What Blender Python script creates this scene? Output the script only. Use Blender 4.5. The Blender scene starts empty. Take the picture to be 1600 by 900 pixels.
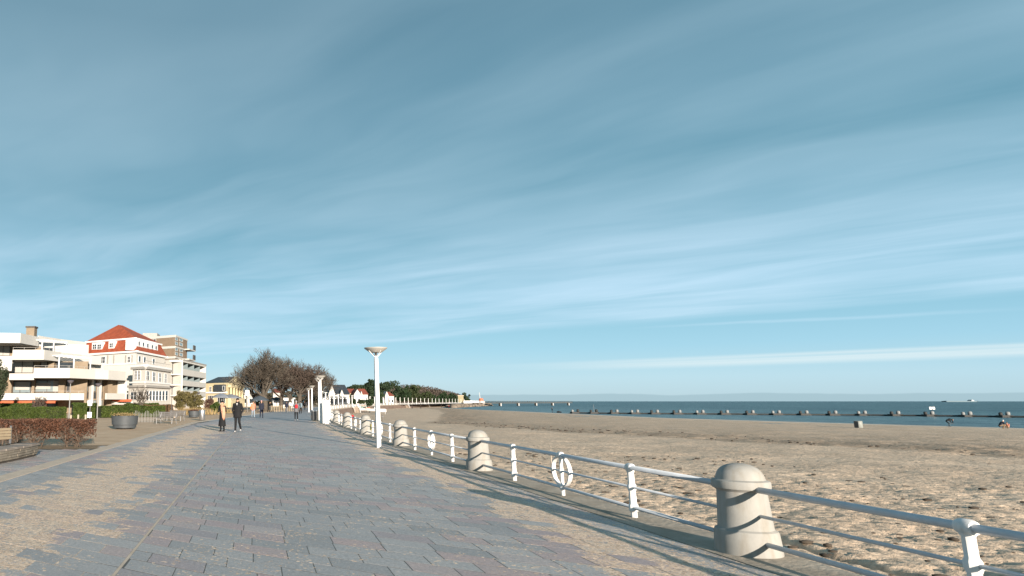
import bpy, math, random
import numpy as np
from mathutils import Vector, Matrix

random.seed(7); RNG = np.random.default_rng(11)
SC = bpy.context.scene
COL = SC.collection

# ---------------------------------------------------------------- camera
EYE = 1.65; FPX = 1040.0; CX = 400.0; PITCH = math.atan(177 / FPX)
cam = bpy.data.cameras.new('camera'); camo = bpy.data.objects.new('camera', cam); COL.objects.link(camo)
cam.sensor_width = 36.0; cam.lens = 36.0 * FPX / 1600.0
cam.shift_x = (800 - CX) / 1600.0
cam.clip_start = 0.1; cam.clip_end = 90000.0
camo.location = (0, 0, EYE); camo.rotation_euler = (math.pi / 2 + PITCH, 0, 0)
SC.camera = camo

# ---------------------------------------------------------------- sun, sky, exposure
SUN_EL = math.radians(9.8); SUN_AZ = math.radians(165.5)
SUNV = Vector((math.sin(SUN_AZ) * math.cos(SUN_EL), math.cos(SUN_AZ) * math.cos(SUN_EL), math.sin(SUN_EL)))
sl = bpy.data.lights.new('sun', 'SUN'); sl.energy = 5.0; sl.angle = math.radians(0.5); sl.color = (1.0, 0.865, 0.73)
so = bpy.data.objects.new('sun', sl); COL.objects.link(so)
so.rotation_euler = SUNV.to_track_quat('Z', 'Y').to_euler(); so.location = (20, -40, 30)

world = bpy.data.worlds.new('World'); SC.world = world; world.use_nodes = True
wt = world.node_tree; wt.nodes.clear()
def wn(t, **k):
    n = wt.nodes.new(t)
    for a, b in k.items(): setattr(n, a, b)
    return n
def wl(a, b): wt.links.new(a, b)
def wmath(op, a, b=None, c=None):
    n = wn('ShaderNodeMath', operation=op)
    for i, v in enumerate((a, b, c)):
        if v is None: continue
        if isinstance(v, (int, float)): n.inputs[i].default_value = v
        else: wl(v, n.inputs[i])
    return n.outputs[0]
def wramp(v, stops):
    n = wn('ShaderNodeValToRGB'); cr = n.color_ramp
    while len(cr.elements) < len(stops): cr.elements.new(0.5)
    for e, (p, c) in zip(cr.elements, stops):
        e.position = p; e.color = (c, c, c, 1) if isinstance(c, (int, float)) else (*c, 1)
    wl(v, n.inputs[0]); return n.outputs[0]
sky = wn('ShaderNodeTexSky', sky_type='NISHITA'); sky.sun_disc = False
sky.sun_elevation = SUN_EL; sky.sun_rotation = SUN_AZ; sky.air_density = 1.0; sky.dust_density = 0.5; sky.ozone_density = 1.0
tc = wn('ShaderNodeTexCoord'); sep = wn('ShaderNodeSeparateXYZ'); wl(tc.outputs['Generated'], sep.inputs[0])
dx, dy, dz = sep.outputs
dzc = wmath('MAXIMUM', dz, 0.008)
u = wmath('DIVIDE', dx, dzc); v = wmath('DIVIDE', dy, dzc)
# cirrus sheet: s runs across the streaks, t along them (a flat layer of cloud seen from below)
s = wmath('ADD', wmath('MULTIPLY', u, 0.73), wmath('MULTIPLY', v, 0.683))
t = wmath('ADD', wmath('MULTIPLY', u, -0.683), wmath('MULTIPLY', v, 0.73))
def wnoise(sv, tv, off, detail, rough, dist=0.0):
    c = wn('ShaderNodeCombineXYZ'); wl(sv, c.inputs[0]); wl(tv, c.inputs[1]); c.inputs[2].default_value = off
    n = wn('ShaderNodeTexNoise'); n.inputs['Scale'].default_value = 1.0; n.inputs['Detail'].default_value = detail
    n.inputs['Roughness'].default_value = rough; n.inputs['Distortion'].default_value = dist
    wl(c.outputs[0], n.inputs['Vector']); return n.outputs[0]
warp = wnoise(wmath('MULTIPLY', s, 0.35), wmath('MULTIPLY', t, 0.22), 7.0, 3, 0.5)
s2 = wmath('ADD', s, wmath('MULTIPLY', wmath('SUBTRACT', warp, 0.5), 2.5))
n1 = wnoise(wmath('MULTIPLY', s2, 1.05), wmath('MULTIPLY', t, 0.36), 3.0, 4, 0.52)      # streaks
n2 = wnoise(wmath('MULTIPLY', s2, 0.48), wmath('MULTIPLY', t, 0.26), 9.0, 4, 0.5)       # broad veils
n3 = wnoise(wmath('MULTIPLY', s2, 3.2), wmath('MULTIPLY', t, 0.8), 1.0, 4, 0.55)         # fibres
streak = wramp(n1, [(0.38, 0.0), (0.64, 1.0)])
veil = wramp(n2, [(0.34, 0.0), (0.62, 1.0)])
fib = wramp(n3, [(0.30, 0.0), (0.75, 1.0)])
cl = wmath('ADD', wmath('MULTIPLY', streak, 0.46), wmath('ADD', wmath('MULTIPLY', veil, 0.40), wmath('MULTIPLY', fib, 0.15)))
cl = wmath('ADD', cl, 0.06)
# the sheet ends along one edge; a clear strip; a low band of cloud beyond it
lo = wn('ShaderNodeMapRange'); lo.interpolation_type = 'SMOOTHSTEP'; wl(s2, lo.inputs[0])
for i, val in enumerate((8.6, 9.9, 1.0, 0.0)): lo.inputs[1 + i].default_value = val
b1 = wn('ShaderNodeMapRange'); b1.interpolation_type = 'SMOOTHSTEP'; wl(s, b1.inputs[0])
for i, val in enumerate((17.0, 18.6, 0.0, 1.0)): b1.inputs[1 + i].default_value = val
b2 = wn('ShaderNodeMapRange'); b2.interpolation_type = 'SMOOTHSTEP'; wl(s, b2.inputs[0])
for i, val in enumerate((20.4, 24.5, 1.0, 0.0)): b2.inputs[1 + i].default_value = val
n4 = wnoise(wmath('MULTIPLY', s, 0.4), wmath('MULTIPLY', t, 0.05), 4.0, 4, 0.6)
tl = wn('ShaderNodeMapRange'); tl.interpolation_type = 'SMOOTHSTEP'; wl(t, tl.inputs[0])
for i, val in enumerate((4.0, 11.0, 1.0, 0.0)): tl.inputs[1 + i].default_value = val
band = wmath('MULTIPLY', wmath('MULTIPLY', wmath('MULTIPLY', b1.outputs[0], b2.outputs[0]), wramp(n4, [(0.25, 0.25), (0.55, 1.0)])), tl.outputs[0])
c1 = wn('ShaderNodeMapRange'); c1.interpolation_type = 'SMOOTHSTEP'
n5 = wnoise(wmath('MULTIPLY', s, 0.3), wmath('MULTIPLY', t, 0.35), 14.0, 3, 0.6)
wl(wmath('ABSOLUTE', wmath('SUBTRACT', wmath('ADD', s, wmath('MULTIPLY', wmath('SUBTRACT', n5, 0.5), 1.6)), wmath('ADD', 10.9, wmath('MULTIPLY', t, -0.25)))), c1.inputs[0])
for i, val in enumerate((0.0, 0.36, 0.42, 0.0)): c1.inputs[1 + i].default_value = val
t1 = wn('ShaderNodeMapRange'); t1.interpolation_type = 'SMOOTHSTEP'; wl(wmath('ABSOLUTE', wmath('SUBTRACT', t, 1.3)), t1.inputs[0])
for i, val in enumerate((0.4, 2.2, 1.0, 0.0)): t1.inputs[1 + i].default_value = val
trail = wmath('MULTIPLY', c1.outputs[0], t1.outputs[0])
cover = wmath('MINIMUM', wmath('ADD', wmath('MULTIPLY', cl, lo.outputs[0]), trail), 1.0)
cover = wmath('MULTIPLY', cover, wramp(dz, [(0.0, 0.0), (0.035, 1.0)]))
# haze lying on the horizon and a far low cloud bank over the sea
bankn = wn('ShaderNodeTexNoise'); bankn.inputs['Scale'].default_value = 7.0; bankn.inputs['Detail'].default_value = 4
cmb = wn('ShaderNodeCombineXYZ'); wl(dx, cmb.inputs[0]); wl(dy, cmb.inputs[1]); wl(cmb.outputs[0], bankn.inputs['Vector'])
btop = wmath('ADD', wmath('MULTIPLY', wmath('SUBTRACT', bankn.outputs[0], 0.5), 0.012), 0.0085)
bank = wn('ShaderNodeMapRange'); wl(wmath('SUBTRACT', btop, dz), bank.inputs[0])
for i, val in enumerate((-0.0006, 0.0006, 0.0, 1.0)): bank.inputs[1 + i].default_value = val
def wmix(f, a, b):
    n = wn('ShaderNodeMix', data_type='RGBA'); 
    if isinstance(f, (int, float)): n.inputs[0].default_value = f
    else: wl(f, n.inputs[0])
    for i, v_ in ((6, a), (7, b)):
        if isinstance(v_, tuple): n.inputs[i].default_value = (*v_, 1)
        else: wl(v_, n.inputs[i])
    return n.outputs[2]
grad = wramp(dz, [(0.0, (2.75/6, 4.0/6, 4.7/6)), (0.03, (2.75/6, 4.3/6, 5.25/6)), (0.07, (2.0/6, 3.85/6, 5.05/6)), (0.16, (1.15/6, 2.85/6, 3.8/6)), (0.29, (0.62/6, 1.85/6, 2.55/6)), (0.52, (0.36/6, 1.2/6, 1.75/6)), (1.0, (0.25/6, 0.78/6, 1.2/6))])
gs = wn('ShaderNodeVectorMath', operation='SCALE'); wl(grad, gs.inputs[0]); gs.inputs['Scale'].default_value = 6.0
c_ = wmix(0.88, sky.outputs[0], gs.outputs[0])
cg = wramp(dz, [(0.0, (3.4/6, 4.7/6, 5.4/6)), (0.15, (3.1/6, 4.5/6, 5.5/6)), (0.30, (1.95/6, 3.15/6, 3.9/6)), (0.52, (1.2/6, 2.1/6, 2.7/6)), (1.0, (1.5/6, 2.3/6, 2.9/6))])
cs_ = wn('ShaderNodeVectorMath', operation='SCALE'); wl(cg, cs_.inputs[0]); cs_.inputs['Scale'].default_value = 6.0
c_ = wmix(cover, c_, cs_.outputs[0])
c_ = wmix(wmath('MULTIPLY', band, 0.95), c_, (4.1, 5.0, 5.3))
c_ = wmix(wmath('MULTIPLY', bank.outputs[0], 0.7), c_, (2.15, 3.1, 3.5))
bg = wn('ShaderNodeBackground'); bg.inputs[1].default_value = 0.079; wl(c_, bg.inputs[0])
wo = wn('ShaderNodeOutputWorld'); wl(bg.outputs[0], wo.inputs[0])

SC.view_settings.view_transform = 'Standard'; SC.view_settings.look = 'None'
SC.view_settings.exposure = 1.12; SC.view_settings.gamma = 1.0; SC.view_settings.use_curve_mapping = False
SC.cycles.max_bounces = 6; SC.cycles.diffuse_bounces = 3; SC.cycles.caustics_reflective = False; SC.cycles.caustics_refractive = False
SC.cycles.use_denoising = True

# ---------------------------------------------------------------- measuring helpers
def ray(px, py):
    a = (px - CX) / FPX; b = (450 - py) / FPX
    return a, math.cos(PITCH) - b * math.sin(PITCH), math.sin(PITCH) + b * math.cos(PITCH)
def gnd(px, py, z=0.0):
    r = ray(px, py); k = (z - EYE) / r[2]; return Vector((r[0] * k, r[1] * k, z))
def at(px, py, Y):
    r = ray(px, py); k = Y / r[1]; return Vector((r[0] * k, Y, EYE + r[2] * k))
def atx(px, Y, py=627): return at(px, py, Y).x

# ---------------------------------------------------------------- materials
MATS = {}
def mat(name, col, rough=0.7, var=0.12, scale=8.0, bump=0.0, bscale=40.0, metal=0.0, col2=None, detail=4, spec=0.4, coord='Object'):
    if name in MATS: return MATS[name]
    m = bpy.data.materials.new(name); m.use_nodes = True; MATS[name] = m
    nt = m.node_tree; b = nt.nodes['Principled BSDF']
    b.inputs['Roughness'].default_value = rough; b.inputs['Metallic'].default_value = metal
    b.inputs['Specular IOR Level'].default_value = spec
    co = nt.nodes.new('ShaderNodeTexCoord')
    if coord == 'World':
        g = nt.nodes.new('ShaderNodeNewGeometry'); vec = g.outputs['Position']
    else: vec = co.outputs[coord]
    n = nt.nodes.new('ShaderNodeTexNoise'); n.inputs['Scale'].default_value = scale; n.inputs['Detail'].default_value = detail
    n.inputs['Roughness'].default_value = 0.6; nt.links.new(vec, n.inputs['Vector'])
    r = nt.nodes.new('ShaderNodeValToRGB'); r.color_ramp.elements[0].position = 0.3; r.color_ramp.elements[1].position = 0.7
    a = col; c2 = col2
    if c2 is None:
        a = tuple(max(0, c * (1 - var)) for c in col); c2 = tuple(min(0.95, c * (1 + var)) for c in col)
    r.color_ramp.elements[0].color = (*a, 1); r.color_ramp.elements[1].color = (*c2, 1)
    nt.links.new(n.outputs[0], r.inputs[0]); nt.links.new(r.outputs[0], b.inputs['Base Color'])
    if bump > 0:
        n2 = nt.nodes.new('ShaderNodeTexNoise'); n2.inputs['Scale'].default_value = bscale; n2.inputs['Detail'].default_value = 5
        nt.links.new(vec, n2.inputs['Vector'])
        bp = nt.nodes.new('ShaderNodeBump'); bp.inputs['Strength'].default_value = 1.0; bp.inputs['Distance'].default_value = bump
        nt.links.new(n2.outputs[0], bp.inputs['Height']); nt.links.new(bp.outputs[0], b.inputs['Normal'])
    return m
def leafmat(name, c1, c2, trans=0.25, scale=1.5):
    if name in MATS: return MATS[name]
    m = mat(name, c1, 0.65, scale=scale, col2=c2, spec=0.25)
    nt = m.node_tree; b = nt.nodes['Principled BSDF']; out = nt.nodes['Material Output']
    tr = nt.nodes.new('ShaderNodeBsdfTranslucent'); mx = nt.nodes.new('ShaderNodeMixShader'); mx.inputs[0].default_value = trans
    nt.links.new(b.inputs['Base Color'].links[0].from_socket, tr.inputs[0])
    nt.links.new(b.outputs[0], mx.inputs[1]); nt.links.new(tr.outputs[0], mx.inputs[2]); nt.links.new(mx.outputs[0], out.inputs[0])
    return m

# ---------------------------------------------------------------- mesh helpers
class MB:
    def __init__(self): self.v = []; self.f = []; self.m = []; self.sm = []
    def add(self, vs, fs, mi=0, smooth=False):
        o = len(self.v); self.v += [tuple(p) for p in vs]
        for f in fs: self.f.append(tuple(i + o for i in f)); self.m.append(mi); self.sm.append(smooth)
        return self
    def box(self, c, sz, rz=0.0, mi=0, mat4=None):
        hx, hy, hz_ = sz[0] / 2, sz[1] / 2, sz[2] / 2; cs, sn = math.cos(rz), math.sin(rz); vs = []
        for z in (-hz_, hz_):
            for x, y in ((-hx, -hy), (hx, -hy), (hx, hy), (-hx, hy)):
                p = Vector((c[0] + x * cs - y * sn, c[1] + x * sn + y * cs, c[2] + z))
                vs.append(mat4 @ p if mat4 else p)
        return self.add(vs, [(3, 2, 1, 0), (4, 5, 6, 7), (0, 1, 5, 4), (1, 2, 6, 5), (2, 3, 7, 6), (3, 0, 4, 7)], mi)
    def prism(self, pts, z0, z1, mi=0):
        a = sum(pts[i][0] * pts[(i + 1) % len(pts)][1] - pts[(i + 1) % len(pts)][0] * pts[i][1] for i in range(len(pts)))
        if a < 0: pts = pts[::-1]
        n = len(pts); vs = [(p[0], p[1], z0) for p in pts] + [(p[0], p[1], z1) for p in pts]
        fs = [tuple(range(n))[::-1], tuple(range(n, 2 * n))] + [(i, (i + 1) % n, n + (i + 1) % n, n + i) for i in range(n)]
        return self.add(vs, fs, mi)
    def tube(self, p0, p1, r0, r1=None, n=8, mi=0, smooth=True, caps=True):
        r1 = r0 if r1 is None else r1; p0 = Vector(p0); p1 = Vector(p1); d = (p1 - p0)
        if d.length < 1e-6: return self
        d.normalize(); a = d.orthogonal().normalized(); b = d.cross(a); vs = []
        for p, r in ((p0, r0), (p1, r1)):
            for i in range(n):
                w = 2 * math.pi * i / n; vs.append(p + a * (r * math.cos(w)) + b * (r * math.sin(w)))
        self.add(vs, [(i, (i + 1) % n, n + (i + 1) % n, n + i) for i in range(n)], mi, smooth)
        if caps: self.f += [tuple(len(self.v) - 2 * n + i for i in range(n))[::-1], tuple(len(self.v) - n + i for i in range(n))]; self.m += [mi, mi]; self.sm += [False, False]
        return self
    def path(self, pts, r, n=8, mi=0):
        rs = r if isinstance(r, (list, tuple)) else [r] * len(pts); pts = [Vector(p) for p in pts]; vs = []; k = len(pts); a = None
        for i, p in enumerate(pts):
            d = (pts[min(i + 1, k - 1)] - pts[max(i - 1, 0)]).normalized()
            a = d.orthogonal().normalized() if a is None else (a - d * a.dot(d)).normalized()
            b = d.cross(a)
            for j in range(n):
                w = 2 * math.pi * j / n; vs.append(p + a * (rs[i] * math.cos(w)) + b * (rs[i] * math.sin(w)))
        fs = [(i * n + j, i * n + (j + 1) % n, (i + 1) * n + (j + 1) % n, (i + 1) * n + j) for i in range(k - 1) for j in range(n)]
        fs += [tuple(range(n))[::-1], tuple(range((k - 1) * n, k * n))]
        return self.add(vs, fs, mi, True)
    def lathe(self, prof, n=32, c=(0, 0, 0), mi=0, smooth=True, sx=1.0, sy=1.0):
        vs = []; fs = []; k = len(prof)
        for r, z in prof:
            for j in range(n):
                w = 2 * math.pi * j / n; vs.append((c[0] + sx * r * math.cos(w), c[1] + sy * r * math.sin(w), c[2] + z))
        for i in range(k - 1):
            for j in range(n): fs.append((i * n + j, i * n + (j + 1) % n, (i + 1) * n + (j + 1) % n, (i + 1) * n + j))
        fs += [tuple(range(n))[::-1], tuple(range((k - 1) * n, k * n))]
        return self.add(vs, fs, mi, smooth)
    def ball(self, c, r, n=10, mi=0):
        rr = r if isinstance(r, (tuple, list)) else (r, r, r)
        prof = [(max(1e-3, math.sin(math.pi * i / n)), -math.cos(math.pi * i / n)) for i in range(n + 1)]
        vs = []; fs = []; m = n + 2
        for a, z in prof:
            for j in range(m):
                w = 2 * math.pi * j / m; vs.append((c[0] + rr[0] * a * math.cos(w), c[1] + rr[1] * a * math.sin(w), c[2] + rr[2] * z))
        for i in range(n):
            for j in range(m): fs.append((i * m + j, i * m + (j + 1) % m, (i + 1) * m + (j + 1) % m, (i + 1) * m + j))
        return self.add(vs, fs, mi, True)
    def mesh(self, name, mats):
        me = bpy.data.meshes.new(name); me.from_pydata(self.v, [], self.f)
        if not isinstance(mats, (list, tuple)): mats = [mats]
        for x in mats: me.materials.append(x)
        me.polygons.foreach_set('material_index', self.m); me.polygons.foreach_set('use_smooth', self.sm); me.update()
        return me
    def build(self, name, mats, parent=None, sharp=40):
        me = self.mesh(name, mats)
        if any(self.sm) and sharp: me.set_sharp_from_angle(angle=math.radians(sharp))
        return link(name, me, parent)
def link(name, me, parent=None):
    o = bpy.data.objects.new(name, me); COL.objects.link(o)
    if parent is not None: o.parent = parent
    return o
def tag(o, label=None, cat=None, group=None, kind=None):
    if label: o['label'] = label
    if cat: o['category'] = cat
    if group: o['group'] = group
    if kind: o['kind'] = kind
    return o
def thing(name, loc, label, cat, rz=0.0, group=None):
    o = bpy.data.objects.new(name, None); COL.objects.link(o); o.location = loc; o.rotation_euler = (0, 0, rz)
    o.empty_display_size = 0.2
    return tag(o, label, cat, group)
def copy_tree(o, loc=None, rz=None, parent=None):
    c = o.copy(); COL.objects.link(c); c.parent = parent
    if loc is not None: c.location = loc
    if rz is not None: c.rotation_euler = (0, 0, rz)
    for ch in list(o.children): copy_tree(ch, parent=c)
    return c
def npmesh(name, V, F, mats, smooth=False):
    V = np.asarray(V, np.float32); F = np.asarray(F, np.int32); k = F.shape[1]
    me = bpy.data.meshes.new(name); me.vertices.add(len(V)); me.vertices.foreach_set('co', V.ravel())
    me.loops.add(F.size); me.loops.foreach_set('vertex_index', F.ravel())
    me.polygons.add(len(F)); me.polygons.foreach_set('loop_start', np.arange(0, F.size, k, dtype=np.int32))
    for x in (mats if isinstance(mats, (list, tuple)) else [mats]): me.materials.append(x)
    me.polygons.foreach_set('use_smooth', np.full(len(F), smooth)); me.update(calc_edges=True); me.validate()
    return me
def leaves(P, size, flat=0.0):
    """one small folded leaf (two triangles) for every point"""
    P = np.asarray(P); n = len(P); a = RNG.normal(size=(n, 3)); a[:, 2] *= (1 - flat); a /= np.linalg.norm(a, axis=1)[:, None]
    b = RNG.normal(size=(n, 3)); b -= a * (a * b).sum(1)[:, None]; b /= np.linalg.norm(b, axis=1)[:, None]
    c = np.cross(a, b); sz = size * RNG.uniform(0.6, 1.3, size=(n, 1))
    V = np.stack([P - a * sz, P + b * sz * 0.55 + c * sz * 0.15, P + a * sz, P - b * sz * 0.55 + c * sz * 0.15], 1).reshape(-1, 3)
    i = np.arange(n) * 4; F = np.concatenate([np.stack([i, i + 1, i + 2], 1), np.stack([i, i + 2, i + 3], 1)])
    return V, F
def vnoise(x, y, seed=0):
    """value noise for numpy arrays"""
    xi = np.floor(x).astype(np.int64); yi = np.floor(y).astype(np.int64); xf = x - xi; yf = y - yi
    def h(a, b):
        q = (a * 374761393 + b * 668265263 + seed * 974711) & 0x7fffffff
        q = ((q ^ (q >> 13)) * 1274126177) & 0x7fffffff
        return ((q ^ (q >> 16)) & 0xffff) / 65535.0
    ux = xf * xf * (3 - 2 * xf); uy = yf * yf * (3 - 2 * yf)
    return (h(xi, yi) * (1 - ux) + h(xi + 1, yi) * ux) * (1 - uy) + (h(xi, yi + 1) * (1 - ux) + h(xi + 1, yi + 1) * ux) * uy
def sstep(a, b, x):
    k = np.clip((x - a) / (b - a), 0, 1); return k * k * (3 - 2 * k)

# ---------------------------------------------------------------- the lie of the land
def RX(Y):
    """x of the railing line: straight here, then bending towards the sea"""
    d = np.maximum(np.asarray(Y, float) - 20.0, 0); return 5.45 + (0.00078 - 0.0000004 * np.minimum(d, 560)) * d * d
def LX(Y): return np.interp(Y, [-5, 24, 54, 70, 86, 127, 171, 260, 700], [-5.95, -5.55, -5.0, -3.0, -0.6, 4.6, 11.4, 34, float(RX(700)) - 12])
def SX(Y): return np.interp(Y, [-60, 60, 95, 120, 155, 200, 260, 320, 400, 480, 600], [125, 115, 109, 102, 94, 96, 100, 101, 110, 134, 200])
SEA = -2.1
# ---------------------------------------------------------------- materials of the ground
def slab_material(name='paving_stone', joint=False):
    m = bpy.data.materials.new(name); m.use_nodes = True; nt = m.node_tree; b = nt.nodes['Principled BSDF']
    N = lambda t: nt.nodes.new(t)
    L = lambda a, c: nt.links.new(a, c)
    def math_(op, a, c=None, d=None):
        n = N('ShaderNodeMath'); n.operation = op
        for i, v_ in enumerate((a, c, d)):
            if v_ is None: continue
            if isinstance(v_, (int, float)): n.inputs[i].default_value = v_
            else: L(v_, n.inputs[i])
        return n.outputs[0]
    def noise(vec, sc, det=4, ro=0.6):
        n = N('ShaderNodeTexNoise'); n.inputs['Scale'].default_value = sc; n.inputs['Detail'].default_value = det; n.inputs['Roughness'].default_value = ro
        L(vec, n.inputs['Vector']); return n.outputs[0]
    def ramp(v_, st):
        n = N('ShaderNodeValToRGB'); cr = n.color_ramp
        while len(cr.elements) < len(st): cr.elements.new(0.5)
        for e, (p, c) in zip(cr.elements, st): e.position = p; e.color = (c, c, c, 1) if isinstance(c, (int, float)) else (*c, 1)
        L(v_, n.inputs[0]); return n.outputs[0]
    def mrange(v_, a, c, lo, hi):
        n = N('ShaderNodeMapRange'); n.interpolation_type = 'SMOOTHSTEP'; L(v_, n.inputs[0])
        for i, q in enumerate((a, c, lo, hi)): n.inputs[1 + i].default_value = q
        return n.outputs[0]
    def mix(f, a, c):
        n = N('ShaderNodeMix'); n.data_type = 'RGBA'
        if isinstance(f, (int, float)): n.inputs[0].default_value = f
        else: L(f, n.inputs[0])
        for i, q in ((6, a), (7, c)):
            if isinstance(q, tuple): n.inputs[i].default_value = (*q, 1)
            else: L(q, n.inputs[i])
        return n.outputs[2]
    g = N('ShaderNodeNewGeometry'); pos = g.outputs['Position']
    at_ = N('ShaderNodeAttribute'); at_.attribute_name = 'stone'; rs = N('ShaderNodeSeparateColor'); L(at_.outputs['Color'], rs.inputs[0])
    r1, r2, r3 = rs.outputs
    stone = ramp(r1, [(0.0, (0.285, 0.275, 0.265)), (0.25, (0.335, 0.32, 0.308)), (0.5, (0.365, 0.348, 0.333)), (0.72, (0.405, 0.382, 0.36)), (0.76, (0.43, 0.33, 0.302)), (0.92, (0.385, 0.30, 0.288)), (1.0, (0.315, 0.285, 0.283))])
    blot = noise(pos, 2.6, 5); grain = noise(pos, 60, 4, 0.9); mid = noise(pos, 26, 4)
    stone = mix(math_('MULTIPLY', ramp(blot, [(0.35, 0.0), (0.7, 1.0)]), 0.35), stone, (0.30, 0.30, 0.30))
    mul = N('ShaderNodeMix'); mul.data_type = 'RGBA'; mul.blend_type = 'MULTIPLY'; mul.inputs[0].default_value = 1.0
    L(stone, mul.inputs[6]); L(ramp(math_('ADD', math_('MULTIPLY', grain, 0.6), math_('MULTIPLY', mid, 0.4)), [(0.34, 0.58), (0.66, 1.44)]), mul.inputs[7]); stone = mul.outputs[2]
    if joint: stone = ramp(noise(pos, 1.5, 6), [(0.35, (0.055, 0.05, 0.042)), (0.7, (0.17, 0.145, 0.11))])  # shade of deep joints put into the colour, the gaps being shallow
    # blown sand lying on the stones: a drift along the sea edge, a drift along the landward side
    sx = N('ShaderNodeSeparateXYZ'); L(pos, sx.inputs[0]); X, Y, Z = sx.outputs
    dY = math_('MAXIMUM', math_('SUBTRACT', Y, 20.0), 0.0)
    uX = math_('SUBTRACT', X, math_('MULTIPLY', math_('MULTIPLY', dY, dY), 0.00075))
    pn = noise(pos, 0.55, 4); jag = math_('SUBTRACT', r2, 0.5); nn = math_('SUBTRACT', pn, 0.5); fine = math_('SUBTRACT', noise(pos, 3.2, 6, 0.7), 0.5)
    e = math_('ADD', math_('ADD', uX, math_('MULTIPLY', jag, 0.75)), math_('ADD', math_('MULTIPLY', nn, 0.7), math_('MULTIPLY', fine, 0.5)))
    rightd = math_('MULTIPLY', mrange(e, 3.68, 3.88, 0.0, 1.0), mrange(math_('ADD', uX, math_('ADD', math_('MULTIPLY', fine, 0.9), math_('MULTIPLY', nn, 0.8))), 4.35, 4.75, 1.0, 0.22))
    k = math_('ABSOLUTE', math_('SUBTRACT', math_('ADD', uX, math_('MULTIPLY', nn, 0.9)), -3.15))
    leftd = mrange(math_('ADD', k, math_('ADD', math_('MULTIPLY', jag, 1.15), math_('MULTIPLY', fine, 2.2))), 0.80, 1.0, 1.0, 0.0)
    leftd = math_('MULTIPLY', leftd, mrange(Y, 40.0, 52.0, 1.0, 0.0))
    sand = math_('MAXIMUM', rightd, leftd)
    def vor(sc):
        n = N('ShaderNodeTexVoronoi'); n.inputs['Scale'].default_value = sc; n.inputs['Randomness'].default_value = 1.0; L(pos, n.inputs['Vector'])
        q = N('ShaderNodeSeparateColor'); L(n.outputs['Color'], q.inputs[0]); return q.outputs
    v1 = vor(32.0); v2 = vor(70.0)
    dens = math_('ADD', math_('MULTIPLY', sand, 0.76), math_('MULTIPLY', ramp(noise(pos, 0.9, 5, 0.7), [(0.45, 0.0), (0.75, 1.0)]), 0.16))
    dens = math_('MULTIPLY', dens, ramp(noise(pos, 5.5, 4, 0.7), [(0.30, 0.35), (0.55, 1.0)]))
    g1 = math_('LESS_THAN', v1[0], dens); g2 = math_('LESS_THAN', v2[0], math_('MULTIPLY', dens, 0.9))
    sandf = math_('MAXIMUM', math_('MULTIPLY', g1, 0.85), math_('MULTIPLY', g2, 0.7))
    scol = mix(0.5, ramp(v1[1], [(0.0, (0.36, 0.24, 0.155)), (0.45, (0.72, 0.52, 0.36)), (1.0, (0.98, 0.77, 0.57))]), ramp(v2[1], [(0.0, (0.28, 0.185, 0.12)), (0.4, (0.70, 0.51, 0.35)), (1.0, (0.98, 0.79, 0.60))]))
    L(mix(sandf, stone, scol), b.inputs['Base Color'])
    L(mrange(sandf, 0.0, 1.0, 0.52, 0.95), b.inputs['Roughness']); b.inputs['Specular IOR Level'].default_value = 0.35
    h = math_('ADD', math_('MULTIPLY', noise(pos, 60, 5, 0.7), 0.0035), math_('ADD', math_('MULTIPLY', noise(pos, 9, 3), 0.006), math_('MULTIPLY', math_('MULTIPLY', sandf, noise(pos, 38, 4, 0.8)), 0.012)))
    bp = N('ShaderNodeBump'); bp.inputs['Distance'].default_value = 1.0; bp.inputs['Strength'].default_value = 0.55; L(h, bp.inputs['Height']); L(bp.outputs[0], b.inputs['Normal'])
    return m
SLAB = slab_material()
JOINT = slab_material('shaded_joint_sand', True)
SILL = mat('worn_concrete', (0.25, 0.21, 0.16), 0.9, scale=1.6, col2=(0.44, 0.385, 0.31), bump=0.012, bscale=14, coord='World', detail=8)
KERB = mat('kerb_concrete', (0.46, 0.37, 0.28), 0.9, scale=3.0, col2=(0.57, 0.475, 0.375), bump=0.004, bscale=60, coord='World', detail=7)
GRAVEL = mat('buff_gravel', (0.42, 0.285, 0.175), 0.95, scale=0.8, col2=(0.57, 0.42, 0.28), bump=0.012, bscale=45, coord='World', detail=9)
WALLBRICK = mat('sea_wall_stone', (0.10, 0.07, 0.055), 0.9, scale=0.6, col2=(0.20, 0.145, 0.115), bump=0.03, bscale=3, coord='World', detail=8)

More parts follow.
